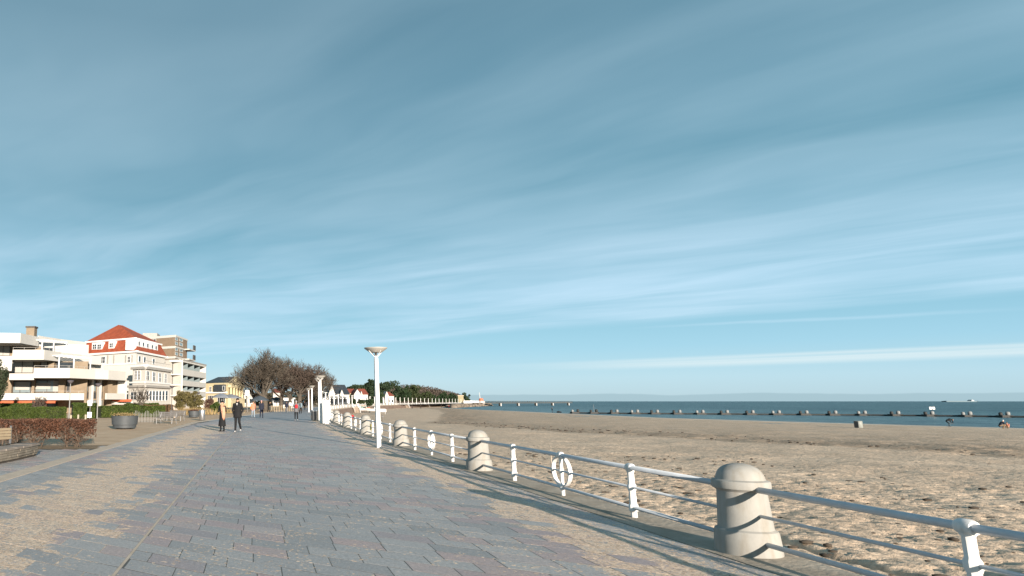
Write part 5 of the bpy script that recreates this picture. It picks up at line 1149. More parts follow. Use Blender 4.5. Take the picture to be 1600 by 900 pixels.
leafy('garden_pine', 'dark young pine tree cut by the left edge', -2, 72, 560, 634, 15, leafmat('blue_pine', (0.016, 0.026, 0.013), (0.055, 0.07, 0.036), 0.1, 1.0), 21, 4200, 0.10, group='garden trees', nclump=46)
leafy('garden_bush', 'large yellow green bush beside the white hotel, left one', 283, 88, 609, 644, 12, leafmat('yellowing_leaves', (0.075, 0.07, 0.025), (0.17, 0.14, 0.06), 0.25, 0.8), 22, 3600, 0.12, 'bush', 'yellowing bushes by the path', nclump=40)
leafy('garden_bush', 'large yellow green bush beside the white hotel, right one', 303, 92, 610, 644, 14, MATS['yellowing_leaves'], 23, 3800, 0.12, 'bush', 'yellowing bushes by the path', nclump=40)
leafy('garden_bush', 'reddish brown bush left of the walking couple', 328, 98, 618, 645, 8, leafmat('russet_leaves', (0.08, 0.045, 0.035), (0.15, 0.09, 0.065), 0.2, 0.8), 24, 1800, 0.12, 'bush', 'yellowing bushes by the path')
leafy('garden_bush', 'low green bush behind the woman in the black coat', 336, 90, 627, 646, 8, HG, 25, 1500, 0.12, 'bush', 'yellowing bushes by the path', trunk=False)
GRASS = leafmat('dry_grass', (0.22, 0.16, 0.07), (0.36, 0.27, 0.13), 0.3, 1.0)
for px, Y, wd, h, lb in ((292, 84, 2.0, 1.0, 'tuft of tall dry grass below the left yellowing bush'), (318, 86, 2.2, 0.9, 'tuft of tall dry grass below the right yellowing bush'), (352, 96, 1.6, 0.7, 'dry grass tuft behind the walking couple')):
    t_ = thing('dry_grass_tuft', base(px, Y), lb, 'grass', 0, 'dry grass tufts by the path'); m = MB(); rnd = random.Random(int(px))
    for i in range(320):
        x, y = rnd.gauss(0, wd * 0.4), rnd.gauss(0, 0.5); l_ = rnd.uniform(-0.3, 0.3); m.add([(x - 0.03, y, 0), (x + 0.03, y, 0), (x + l_, y, h * rnd.uniform(0.5, 1.1))], [(0, 1, 2)])
    m.build('blades', GRASS, t_)

# ---------------------------------------------------------------- furniture at the left
TUB = mat('grey_tub', (0.052, 0.060, 0.066), 0.6, 0.12, 3.0, 0.001, 60); SOIL = mat('soil', (0.06, 0.045, 0.03), 0.95, 0.3, 5.0)
def planter(px, py, r, h, lab, seed):
    p = gnd(px, py); t_ = thing('round_planter', p, lab, 'planter', 0, 'round grey planters'); k = r / 0.83
    MB().lathe([(0.66 * k, 0.05), (0.70 * k, 0.05), (0.715 * k, 0.22 * h / 0.78), (0.73 * k, 0.225 * h / 0.78), (0.775 * k, 0.24 * h / 0.78), (0.82 * k, h - 0.06), (0.84 * k, h - 0.05), (0.84 * k, h), (0.79 * k, h), (0.78 * k, h - 0.08), (0.05, h - 0.07)], 48).build('tub', TUB, t_)
    MB().lathe([(0.5 * k, 0.0), (0.52 * k, 0.06)], 20).build('foot', DARK, t_); MB().lathe([(0.775 * k, h - 0.10), (0.4 * k, h + 0.0), (0.02, h + 0.03)], 24).build('soil', SOIL, t_)
    g = np.random.default_rng(seed); n = 500; P = np.stack([g.normal(0, 0.34 * k, n), g.normal(0, 0.34 * k, n), h + np.abs(g.normal(0.03, 0.07, n))], 1); V, F = leaves(P, 0.05); tag(link('dry_plants', npmesh('dry_plants', V, F, BEECH if seed % 2 else GRASS), t_), kind='stuff')
planter(194.5, 669.5, 0.83, 0.78, 'large grey round planter beside the path, nearest one', 2)
planter(303, 652, 0.62, 0.66, 'smaller grey round planter beside the steel bin', 3)
STEEL = mat('brushed_steel', (0.38, 0.39, 0.40), 0.32, 0.08, 4.0, metal=0.8)
t_ = thing('steel_bin', gnd(315.8, 656.5), 'shiny cylindrical steel bin left of the walking couple', 'litter bin')
MB().lathe([(0.24, 0.0), (0.26, 0.03), (0.26, 0.86), (0.25, 0.90), (0.20, 0.905), (0.19, 0.80), (0.02, 0.80)], 28).build('cylinder', STEEL, t_); MB().lathe([(0.275, 0.82), (0.275, 0.88), (0.255, 0.885)], 28).build('rim', STEEL, t_)
BWOOD = mat('bench_wood', (0.13, 0.125, 0.12), 0.8, 0.2, 6.0, 0.002, 40); CAST = mat('bench_metal', (0.17, 0.175, 0.18), 0.5, 0.1, 4, metal=0.3)
def bench(px, py, rz, lab):
    t_ = thing('park_bench', gnd(px, py), lab, 'bench', rz, 'park benches by the promenade')
    for i in range(4): MB().box((0, -0.20 + i * 0.12, 0.44), (1.75, 0.10, 0.035)).build('seat_slat', BWOOD, t_)
    for i in range(3):
        o = MB().box((0, 0, 0), (1.75, 0.03, 0.105)).build('back_slat', BWOOD, t_); o.location = (0, 0.27 + i * 0.035, 0.56 + i * 0.125); o.rotation_euler = (math.radians(-14), 0, 0)
    for s_ in (-0.72, 0.72):
        MB().path([(s_, -0.26, 0.0), (s_, -0.22, 0.42), (s_, 0.20, 0.42)], 0.025, 6).build('leg', CAST, t_); MB().path([(s_, 0.32, 0.0), (s_, 0.20, 0.42), (s_, 0.36, 0.86)], 0.025, 6).build('leg', CAST, t_)
bench(259.5, 662, math.radians(-30), 'slatted park bench right of the pale stake fence, nearer one'); bench(274, 657.5, math.radians(-30), 'slatted park bench behind the nearer bench')
t_ = thing('stake_fence', gnd(232, 660), 'row of thin pale upright stakes behind the round planter', 'fence')
STAKE = mat('pale_stake', (0.24, 0.235, 0.225), 0.7, 0.1, 4.0); o0 = gnd(232, 660)
for i in range(21):
    px = 209 + i * 2.35; q = gnd(px, 659.5 - 0.02 * i) - o0; h = 0.78 + 0.10 * math.sin(i * 0.9) + random.uniform(-0.05, 0.05)
    MB().tube((q.x, q.y, -0.03), (q.x + random.uniform(-0.04, 0.04), q.y, h), 0.022, 0.018, 6).build('stake', STAKE, t_)
q0, q1 = gnd(209, 659.5) - o0, gnd(256, 659.1) - o0
for z in (0.22, 0.55): MB().tube((q0.x, q0.y + 0.03, z), (q1.x, q1.y + 0.03, z), 0.008, n=5).build('wire', STAKE, t_)
POLE = mat('lamp_pole', (0.21, 0.21, 0.205), 0.5, 0.08, 3.0); HOOD = mat('lamp_hood', (0.10, 0.09, 0.10), 0.5, 0.1, 3.0)
def path_lamp(px, py, h, lab, pole=POLE):
    t_ = thing('path_lamp', gnd(px, py), lab, 'street lamp', 0, 'path lamps on the landward side')
    MB().path([(0, 0, -0.05), (0, 0, 0.6), (0, 0, h - 0.25)], [0.055, 0.05, 0.035], 10).build('pole', pole, t_)
    MB().lathe([(0.05, h - 0.27), (0.12, h - 0.24), (0.28, h - 0.06), (0.30, h - 0.02), (0.22, h + 0.02), (0.02, h + 0.04)], 20).build('lamp_head', HOOD, t_)
path_lamp(107.5, 657.5, 3.42, 'grey path lamp before the apartment block, nearer one'); path_lamp(151.5, 656.5, 3.2, 'grey path lamp right of the hedge block, farther one')
path_lamp(268, 650, 3.4, 'dark slim path lamp left of the yellowing bushes', DARK); path_lamp(40, 645, 2.9, 'small path lamp behind the hedge before the awnings'); path_lamp(309.5, 645.5, 2.9, 'slim path lamp in front of the right yellowing bush')
for px, py, lb in ((110.5, 657.5, 'low pale bollard at the foot of the nearer path lamp'), (122, 656.5, 'low pale bollard in the middle of three before the hedge'), (133.5, 656.5, 'low pale bollard right of three beside the notice post'), (272.5, 652, 'low pale bollard beside the dark path lamp')):
    t_ = thing('pale_bollard', gnd(px, py), lb, 'bollard', 0, 'low pale bollards on the path'); MB().lathe([(0.085, -0.03), (0.085, 0.44), (0.075, 0.48), (0.02, 0.50)], 14).build('shaft', mat('pale_stone', (0.34, 0.30, 0.23), 0.8, 0.1, 3), t_); MB().lathe([(0.105, -0.03), (0.105, 0.03), (0.09, 0.05)], 14).build('foot', KERB, t_)
t_ = thing('notice_post', gnd(140, 655.5), 'post with two white notice boards between the path lamps', 'sign')
MB().tube((0, 0, 0), (0, 0, 1.75), 0.03, n=8).build('post', POLE, t_)
for z in (0.42, 1.50): MB().box((-0.02, -0.05, z), (0.40, 0.03, 0.50)).build('board', WHITE, t_); MB().box((-0.02, -0.07, z + 0.1), (0.26, 0.01, 0.06)).build('print', GREYP, t_)
t_ = thing('white_sign', gnd(386.5, 643.5), 'small white square sign on a pole right of the man', 'sign')
MB().tube((0, 0, 0), (0, 0, 3.4), 0.035, n=8).build('post', POLE, t_); MB().box((0, -0.05, 2.95), (0.62, 0.03, 0.85)).build('board', WHITE, t_)
# stone seat wall with timber back at the lower left
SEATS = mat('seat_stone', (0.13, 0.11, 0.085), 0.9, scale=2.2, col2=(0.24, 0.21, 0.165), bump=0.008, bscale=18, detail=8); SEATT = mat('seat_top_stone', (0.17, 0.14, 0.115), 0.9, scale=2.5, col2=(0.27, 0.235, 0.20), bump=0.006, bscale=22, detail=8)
t_ = thing('stone_seat_wall', (-6.9, 19.6, 0), 'low curved seat wall of stacked stone courses at the left edge', 'seat wall')
def arc(s_):   # plan curve of the wall's front: from near left to its far end by the hedge
    return Vector((-7.55 + 0.42 * math.sin(s_ * 0.36 + 0.35) + 0.10 * s_ - 0.0, 14.9 + s_)) - Vector((-6.9, 19.6))
S1 = 6.15; rnd = random.Random(9)
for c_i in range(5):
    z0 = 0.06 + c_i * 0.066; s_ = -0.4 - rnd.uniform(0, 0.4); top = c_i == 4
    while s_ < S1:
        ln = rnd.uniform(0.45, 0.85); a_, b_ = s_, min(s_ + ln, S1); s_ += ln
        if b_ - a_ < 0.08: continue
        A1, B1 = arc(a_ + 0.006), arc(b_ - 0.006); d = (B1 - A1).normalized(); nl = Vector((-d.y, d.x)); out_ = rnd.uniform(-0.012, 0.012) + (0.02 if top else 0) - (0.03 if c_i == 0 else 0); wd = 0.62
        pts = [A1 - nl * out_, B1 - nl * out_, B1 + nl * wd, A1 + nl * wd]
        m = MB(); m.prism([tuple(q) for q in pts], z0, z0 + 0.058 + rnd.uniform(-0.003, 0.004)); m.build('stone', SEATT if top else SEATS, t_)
pc = [arc(S1 * i / 12 - 0.3 * (1 - i / 12)) for i in range(13)]; pl = [(q.x - 0.06, q.y) for q in pc] + [(q.x - 0.58, q.y) for q in pc[::-1]]
MB().prism(pl, -0.03, 0.378).build('core', mat('dark_mortar', (0.06, 0.05, 0.04), 0.95, 0.3, 5), t_)
SLAT = mat('pale_timber', (0.27, 0.215, 0.14), 0.75, 0.12, 3.0, 0.002, 40)
qa, qb = arc(2.2), arc(5.0); d = (qb - qa).normalized(); nl = Vector((-d.y, d.x)); fb = Vector((atx(22, 21.2), 21.2)) - Vector((-6.9, 19.6)); fa = Vector((atx(-40, 19.7), 19.7)) - Vector((-6.9, 19.6)); ff = Face.__new__(Face); ff.a = fa; ff.d = (fb - fa).normalized(); ff.len = (fb - fa).length; ff.n = Vector((ff.d.y, -ff.d.x)); ff.rz = math.atan2(ff.d.y, ff.d.x)
for i in range(4): ff.box(MB(), 0, ff.len - 0.06, 0.50 + i * 0.088, 0.50 + i * 0.088 + 0.075, -0.02, 0.02).build('back_slat', SLAT, t_)
for q in (ff.len - 0.05, 0.5): ff.box(MB(), q, q + 0.055, 0.36, 0.90, -0.06, -0.02).build('back_post', CAST, t_)
# paved corner and planting bed between seat wall, hedge and kerb
def flat(name, pts, z, m): 
    me = bpy.data.meshes.new(name); me.from_pydata([(x, y, z) for x, y in pts], [], [tuple(range(len(pts)))]); me.materials.append(m); return tag(link(name, me), kind='structure')
kx = lambda q: float(LX(q)) - 0.055
flat('side_paving', [(-12, 8), (kx(8), 8), (kx(16), 16), (kx(20), 20), (kx(24.2), 24.2), (-12, 23.9)], -0.012, JOINT)
flat('planting_bed', [(-12, 23.9), (kx(24.2), 24.2), (kx(26.2), 26.2), (-12, 26.2)], -0.006, mat('leafy_soil', (0.15, 0.105, 0.06), 0.95, scale=6, col2=(0.27, 0.20, 0.12), bump=0.02, bscale=30, coord='World', detail=8))

# ---------------------------------------------------------------- cafe umbrellas and stalls
UMB = mat('dark_canvas', (0.05, 0.065, 0.08), 0.85, 0.15, 2.0); UMBG = mat('grey_canvas', (0.17, 0.19, 0.22), 0.8, 0.15, 2.0); UMBT = mat('teal_canvas', (0.035, 0.085, 0.09), 0.85, 0.15, 2.0)
def parasol(px, py, w, h, m, lab):
    t_ = thing('cafe_parasol', gnd(px, py), lab, 'parasol', 0, 'cafe parasols by the trees'); MB().tube((0, 0, 0), (0, 0, h), 0.04, n=8).build('pole', POLE, t_)
    k = MB(); k.lathe([(w, h - 0.75), (w * 0.98, h - 0.62), (w * 0.5, h - 0.22), (0.04, h)], 8, smooth=False); k.build('canopy', m, t_); MB().lathe([(0.35, 0), (0.35, 0.08), (0.1, 0.12)], 12).build('foot', DARK, t_)
parasol(405.5, 644, 1.45, 2.5, UMB, 'dark cafe parasol behind the person in the peach jacket'); parasol(346, 642.5, 1.7, 3.0, UMBG, 'grey cafe parasol behind the walking couple, left one'); parasol(361, 642, 1.9, 2.9, UMBG, 'grey cafe parasol behind the walking couple, right one'); parasol(432, 640.5, 1.5, 2.5, UMB, 'dark cafe parasol left of the small dark walker')
parasol(462, 637.5, 2.6, 3.6, UMBT, 'dark teal parasol under the forked tree, left one'); parasol(476, 637.5, 2.6, 3.6, UMBT, 'dark teal parasol under the forked tree, right one')
t_ = thing('picket_fence', gnd(440, 643.5), 'low timber post fence below the bare trees', 'fence'); o0 = gnd(440, 643.5)
for i in range(15):
    q = gnd(424 + i * 2.6, 643.8 - i * 0.10) - o0; MB().box((q.x, q.y, 0.5), (0.10, 0.10, 1.05)).build('post', SLAT, t_)
q0, q1 = gnd(424, 643.8) - o0, gnd(460.4, 642.4) - o0; MB().tube((q0.x, q0.y, 0.75), (q1.x, q1.y, 0.75), 0.05, n=5).build('rail', SLAT, t_)
t_ = thing('market_stall', gnd(449, 637.5), 'white market stall glimpsed beyond the walkers under the trees', 'stall'); MB().box((0, 0, 1.1), (3.2, 2.2, 2.2)).build('cabin', CARW, t_); MB().box((0, -1.13, 1.3), (2.2, 0.06, 1.0)).build('hatch', GLASS, t_); MB().prism([(-1.9, -1.5), (1.9, -1.5), (1.9, 1.3), (-1.9, 1.3)], 2.25, 2.5).build('roof', CARW, t_)
for k_, (px, lb, mm) in enumerate(((476, 'dark parked car beyond the teal parasols', FLOATD), (527, 'dark parked car before the slate roofed house, left one', FLOATD), (537, 'dark parked car before the slate roofed house, right one', TUB))):
    Y = 175 if px < 500 else 196; t_ = thing('parked_car', base(px, Y), lb, 'car', 0.2, 'cars parked by the far houses'); prof_car('body', [(-2.1, 0.3), (2.1, 0.3), (2.15, 0.75), (1.2, 0.9), (0.7, 1.42), (-1.1, 1.45), (-1.9, 0.95), (-2.15, 0.85)], 1.7, mm, t_)
    for s_ in (-1, 1): MB().box((-0.15, s_ * 0.86, 1.15), (1.6, 0.02, 0.36)).build('side_window', GLASS, t_)
    for x in (-1.3, 1.3):
        for s_ in (-1, 1): wheel(t_, (x, s_ * 0.8, 0.32), 0.32)
# ---------------------------------------------------------------- people
SKIN = mat('skin', (0.42, 0.25, 0.17), 0.6, 0.06, 12); BLACK = mat('black_cloth', (0.005, 0.0055, 0.007), 0.85, 0.3, 8); NAVY = mat('navy_cloth', (0.010, 0.013, 0.026), 0.85, 0.25, 8); GREYC = mat('grey_cloth', (0.11, 0.115, 0.125), 0.85, 0.2, 8)
PEACH = mat('peach_cloth', (0.47, 0.25, 0.165), 0.9, 0.1, 10); CORAL = mat('coral_cloth', (0.50, 0.19, 0.12), 0.85, 0.12, 8); REDC = mat('red_cloth', (0.36, 0.012, 0.018), 0.8, 0.12, 8); WHITEC = mat('white_cloth', (0.50, 0.50, 0.50), 0.8, 0.06, 8); JEANS = mat('pale_jeans', (0.20, 0.25, 0.30), 0.85, 0.15, 8); HAIRM = mat('dark_hair', (0.025, 0.018, 0.013), 0.7, 0.3, 30); TANC = mat('tan_cloth', (0.17, 0.125, 0.08), 0.85, 0.15, 8); PINKC = mat('pink_cloth', (0.45, 0.25, 0.25), 0.85, 0.1, 8)
def capsule(m, a, b_, r0, r1, n=9):
    a, b_ = Vector(a), Vector(b_); m.ball(a, r0, 6); m.ball(b_, r1, 6); m.tube(a, b_, r0, r1, n, caps=True)
def person(label, loc, rz, H=1.75, joints=None, top=BLACK, legs=BLACK, shoes=BLACK, hat=None, hair=HAIRM, group='walkers on the promenade', extra=None, bulk=1.0, voxel=0.014, fingers=True, hands=True):
    """one continuous body grown from tapered limbs; faces -Y before it is turned by rz"""
    J = dict(pel=(0, 0, .53), waist=(0, 0, .62), chest=(0, 0, .735), neck=(0, 0, .84), head=(0, -.008, .925),
             shL=(.108, 0, .805), shR=(-.108, 0, .805), elL=(.14, .01, .635), elR=(-.14, .01, .635), wrL=(.135, -.04, .495), wrR=(-.135, -.04, .495),
             hipL=(.052, 0, .515), hipR=(-.052, 0, .515), knL=(.055, -.03, .285), knR=(-.055, .02, .285), anL=(.058, -.05, .045), anR=(-.058, .07, .05))
    if joints: J.update(joints)
    J = {k: Vector(v_) * H for k, v_ in J.items()}
    t_ = thing('person', loc, label, 'person', rz, group); m = MB(); segs = []
    def limb(a, b_, r0, r1, tagm): capsule(m, J[a], J[b_], r0 * H, r1 * H); segs.append((J[a], J[b_], (r0 + r1) / 2 * H, tagm))
    for s_ in 'LR':
        limb('hip' + s_, 'kn' + s_, .054, .041, 'leg'); limb('kn' + s_, 'an' + s_, .040, .030, 'leg')
        f = J['an' + s_]; d = Vector((0, -1, 0)); hl = Vector((f.x, f.y + .018 * H, max(f.z - .028 * H, .014 * H))); to = Vector((f.x, f.y, hl.z)) + d * .088 * H; capsule(m, hl, to, .021 * H, .018 * H); segs.append((hl, to, .02 * H, 'shoe'))
        limb('sh' + s_, 'el' + s_, .032 * bulk, .026 * bulk, 'top'); limb('el' + s_, 'wr' + s_, .025 * bulk, .019 * bulk, 'top')
        w, e = J['wr' + s_], J['el' + s_]; hd = (w - e).normalized(); palm = w + hd * .035 * H; capsule(m, w, palm, .014 * H, .017 * H, 7); segs.append((w + hd * .012 * H, palm + hd * .04 * H, .016 * H, 'skin' if hands else 'top'))
        if fingers:
            sd = hd.orthogonal().normalized()
            for i, ln in enumerate((.036, .042, .044, .036)): b0 = palm + sd * ((i - 1.5) * .0095 * H); k1 = b0 + hd * ln * .55 * H + Vector((0, -.004 * H, 0)); capsule(m, b0, k1, .0052 * H, .005 * H, 5); capsule(m, k1, k1 + (hd + Vector((0, -.5, 0))).normalized() * ln * .5 * H, .005 * H, .0042 * H, 5)
            th = w + hd * .012 * H - sd * .012 * H; capsule(m, th, th - sd * .022 * H + hd * .02 * H, .0065 * H, .005 * H, 5)
    limb('pel', 'waist', .068 * bulk, .064 * bulk, 'top'); limb('waist', 'chest', .066 * bulk, .074 * bulk, 'top'); limb('chest', 'neck', .062, .034, 'top'); limb('shL', 'shR', .036 * bulk, .036 * bulk, 'top')
    for s_ in (-1, 1): c0 = J['chest'] + Vector((s_ * .04 * H, 0, 0)); w0 = J['pel'] + Vector((s_ * .035 * H, 0, 0)); capsule(m, c0, w0, .062 * H * bulk, .060 * H * bulk); segs.append((c0, w0, .06 * H, 'top'))
    hd = J['head']; capsule(m, J['neck'], hd, .03 * H, .03 * H); segs.append((J['neck'].lerp(hd, .35), hd, .05 * H, 'skin'))
    m.ball(hd + Vector((0, .006 * H, .012 * H)), (.044 * H, .053 * H, .056 * H), 10); m.ball(hd + Vector((0, -.010 * H, -.026 * H)), (.032 * H, .036 * H, .036 * H), 8)
    capsule(m, hd + Vector((0, -.047 * H, .004 * H)), hd + Vector((0, -.054 * H, -.012 * H)), .006 * H, .009 * H, 6)
    for s_ in (-1, 1): m.ball(hd + Vector((s_ * .045 * H, .006 * H, -.002 * H)), (.008 * H, .012 * H, .017 * H), 5)
    src = m.mesh('tmp', SKIN); o = link('tmp', src); md = o.modifiers.new('r', 'REMESH'); md.mode = 'VOXEL'; md.voxel_size = voxel; sm = o.modifiers.new('s', 'SMOOTH'); sm.factor = 0.5; sm.iterations = 3
    dg = bpy.context.evaluated_depsgraph_get(); me = bpy.data.meshes.new_from_object(o.evaluated_get(dg)); me.name = 'body'; bpy.data.objects.remove(o); bpy.data.meshes.remove(src)
    me.materials.clear()
    for x in (top, legs, shoes, SKIN, HAIRM): me.materials.append(x)
    n = len(me.polygons); C = np.empty(n * 3, np.float32); me.polygons.foreach_get('center', C); C = C.reshape(-1, 3); best = np.full(n, 1e9); idx = np.zeros(n, np.int32)
    for a, b_, r, tg in segs:
        a_ = np.array(a); d = np.array(b_) - a_; k = np.clip(((C - a_) @ d) / max(d @ d, 1e-9), 0, 1); dist = np.linalg.norm(C - a_ - k[:, None] * d, axis=1) - r
        i_ = {'top': 0, 'leg': 1, 'shoe': 2, 'skin': 3}[tg]; upd = dist < best; best[upd] = dist[upd]; idx[upd] = i_
    idx[(C[:, 2] > hd.z - .075 * H) & (np.linalg.norm(C[:, :2] - np.array(hd)[:2], axis=1) < .075 * H)] = 3
    h0 = np.array(hd); ey = np.minimum(np.linalg.norm(C - (h0 + np.array([.017, -.049, .006]) * H), axis=1), np.linalg.norm(C - (h0 + np.array([-.017, -.049, .006]) * H), axis=1)); idx[ey < .009 * H] = 4
    me.polygons.foreach_set('material_index', idx); me.polygons.foreach_set('use_smooth', np.ones(n, bool)); body = link('body', me, t_)
    k = MB(); vs = []; fs = []; R = 16; rows = 7; cz = hd + Vector((0, .008 * H, .014 * H))
    for i in range(rows + 1):
        ph = math.pi / 2 * i / rows
        for j in range(R):
            w = 2 * math.pi * j / R; back = max(0, math.sin(w)); z = math.sin(ph) * .060 * H - (1 - i / rows) * back * .045 * H
            vs.append((cz.x + .050 * H * math.cos(ph) ** .8 * math.cos(w), cz.y + .059 * H * math.cos(ph) ** .8 * math.sin(w), cz.z + z + .004 * H))
    for i in range(rows):
        for j in range(R): fs.append((i * R + j, i * R + (j + 1) % R, i * R + R + (j + 1) % R, i * R + R + j))
    k.add(vs, fs, 0, True).build('hat' if hat else 'hair', hat or hair, t_)
    if extra: extra(t_, J, H)
    return t_
def skirt(name, m, z0, z1, r0, r1, sy=0.72, off=(0, 0)):
    def f(t_, J, H): MB().lathe([(r0 * H * 0.96, z0 * H), (r0 * H, z0 * H + 0.01), ((r0 + r1) / 2 * H * 0.98, (z0 + z1) / 2 * H), (r1 * H, z1 * H)], 22, (off[0] * H, off[1] * H, 0), sx=1.0, sy=sy).build(name, m, t_)
    return f
def ex_scarf(t_, J, H):
    skirt('coat_skirt', BLACK, .17, .60, .135, .088, .8)(t_, J, H)
    # broad peach shawl wrapped round the neck and hanging down her left side
    vs = []; fs = []; prof = [(.845, -.030, .045, .055), (.80, -.015, .118, .085), (.70, .010, .135, .098), (.58, .045, .140, .100), (.46, .060, .128, .090), (.37, .085, .100, .060)]
    for z, x0, x1, dp in prof:
        for q in range(9): w = q / 8; vs.append(((x0 + (x1 - x0) * w) * H, (-dp + 0.035 * math.sin(w * 9) * .3 + .05 * w * w) * H, (z + .012 * math.sin(w * 7)) * H))
    n = 9
    for i in range(len(prof) - 1):
        for q in range(n - 1): fs.append((i * n + q, i * n + q + 1, i * n + n + q + 1, i * n + n + q))
    o = MB().add(vs, fs, 0, True).build('scarf', PEACH, t_, 0); s_ = o.modifiers.new('s', 'SOLIDIFY'); s_.thickness = 0.025; s_.offset = 1
    MB().lathe([(.052 * H, .825 * H), (.066 * H, .845 * H), (.060 * H, .872 * H), (.048 * H, .876 * H)], 16, sx=1, sy=1).build('scarf_wrap', PEACH, t_)
def ex_jacket(t_, J, H):
    skirt('jacket_hem', BLACK, .415, .58, .132, .128, .74)(t_, J, H)
    MB().lathe([(.05 * H, .84 * H), (.07 * H, .855 * H), (.062 * H, .895 * H), (.05 * H, .90 * H)], 14, (0, .02 * H, 0)).build('hood', BLACK, t_)
    MB().add([(-.022 * H, -.082 * H, .845 * H), (.022 * H, -.082 * H, .845 * H), (0, -.092 * H, .775 * H), (0, -.06 * H, .84 * H)], [(0, 2, 1), (0, 1, 3)]).build('shirt', WHITEC, t_)
def ex_pack(m):
    def f(t_, J, H):
        o = MB().lathe([(.03 * H, .60 * H), (.075 * H, .615 * H), (.08 * H, .70 * H), (.072 * H, .77 * H), (.03 * H, .80 * H)], 14, (0, .10 * H, 0), sy=.55); o.build('backpack', m, t_)
    return f
def ex_bag(t_, J, H): MB().box((-.145 * H, 0, .60 * H), (.07 * H, .10 * H, .13 * H)).build('shoulder_bag', mat('orange_bag', (0.50, 0.15, 0.02), 0.7, 0.1, 5), t_)
def multi(*fs):
    def f(t_, J, H):
        for g in fs: g(t_, J, H)
    return f
WOM = dict(elL=(.13, .04, .66), wrL=(.07, -.08, .66), elR=(-.155, .02, .655), wrR=(-.105, -.075, .615), anL=(.045, .05, .05), anR=(-.04, -.02, .045), knL=(.045, .0, .285), knR=(-.045, -.02, .285))
MAN = dict(elL=(.158, .04, .64), wrL=(.115, -.045, .525), elR=(-.158, .04, .64), wrR=(-.115, -.045, .525), knL=(.062, -.035, .285), knR=(-.05, -.02, .29), anL=(.080, .12, .075), anR=(-.045, -.10, .045))
person('woman in a long black coat with a peach scarf, walking beside a man', gnd(347, 674), math.radians(-28), 1.68, WOM, BLACK, BLACK, BLACK, BLACK, extra=ex_scarf)
person('man in black jacket, black trousers and white shoes walking toward the camera', gnd(371, 674.5), math.radians(-10), 1.83, MAN, BLACK, BLACK, WHITEC, BLACK, extra=ex_jacket, bulk=1.22, hands=False, fingers=False)
STRIDE = dict(knL=(.055, -.07, .29), anL=(.055, -.10, .045), knR=(-.055, .03, .28), anR=(-.055, .13, .07))
person('person in a peach jacket and pale jeans, with an orange bag', gnd(395.5, 652.5), math.radians(15), 1.68, STRIDE, CORAL, JEANS, TANC, None, extra=multi(skirt('jacket_hem', CORAL, .44, .58, .10, .09), ex_bag), voxel=.02, fingers=False, bulk=1.12)
person('person in a navy coat with a pale hood beside the peach jacket', gnd(408.5, 653), math.radians(10), 1.74, STRIDE, NAVY, NAVY, BLACK, PINKC, extra=skirt('coat_skirt', NAVY, .34, .58, .115, .095), voxel=.02, fingers=False, bulk=1.12)
BEND = dict(chest=(0, -.10, .70), neck=(0, -.15, .79), head=(0, -.18, .86), shL=(.10, -.13, .77), shR=(-.10, -.13, .77), elL=(.12, -.18, .62), elR=(-.12, -.18, .62), wrL=(.10, -.26, .54), wrR=(-.10, -.26, .54))
person('dark clothed person pushing a cart, farther back near the fence', gnd(419.5, 643.8), math.radians(60), 1.7, BEND, BLACK, BLACK, BLACK, BLACK, voxel=.025, fingers=False, bulk=1.2, extra=skirt('coat_skirt', BLACK, .36, .58, .11, .09))
person('small dark walker in navy far down the promenade', gnd(448, 644.8), math.radians(170), 1.62, STRIDE, NAVY, GREYC, WHITEC, None, voxel=.025, fingers=False, bulk=1.15)
person('pale clothed walker just beyond the small dark walker', gnd(453.5, 641.5), math.radians(180), 1.7, STRIDE, WHITEC, GREYC, BLACK, None, voxel=.028, fingers=False, bulk=1.1)
person('walker in a grey jacket with a red backpack, seen from behind', gnd(463, 656.8), math.radians(180), 1.72, dict(STRIDE, elL=(.17, .0, .66), elR=(-.17, .0, .66)), GREYC, BLACK, WHITEC, mat('grey_hair', (0.25, 0.24, 0.24), 0.8), extra=multi(ex_pack(REDC), skirt('jacket_hem', GREYC, .42, .58, .11, .10)), voxel=.02, fingers=False, bulk=1.2)
person('dark haired walker in a grey blue jacket half hidden by the red backpack', gnd(469.5, 646.5), math.radians(185), 1.68, STRIDE, mat('greyblue_cloth', (0.14, 0.19, 0.22), 0.85), BLACK, BLACK, None, voxel=.025, fingers=False, bulk=1.15)
person('dark walker under the teal parasols', gnd(476, 640.5), math.radians(170), 1.72, STRIDE, BLACK, BLACK, BLACK, None, voxel=.03, fingers=False, bulk=1.15)
person('walker in black near the foot of the distant lamps', gnd(482, 640.8), math.radians(10), 1.72, STRIDE, BLACK, GREYC, BLACK, None, voxel=.03, fingers=False, bulk=1.15)
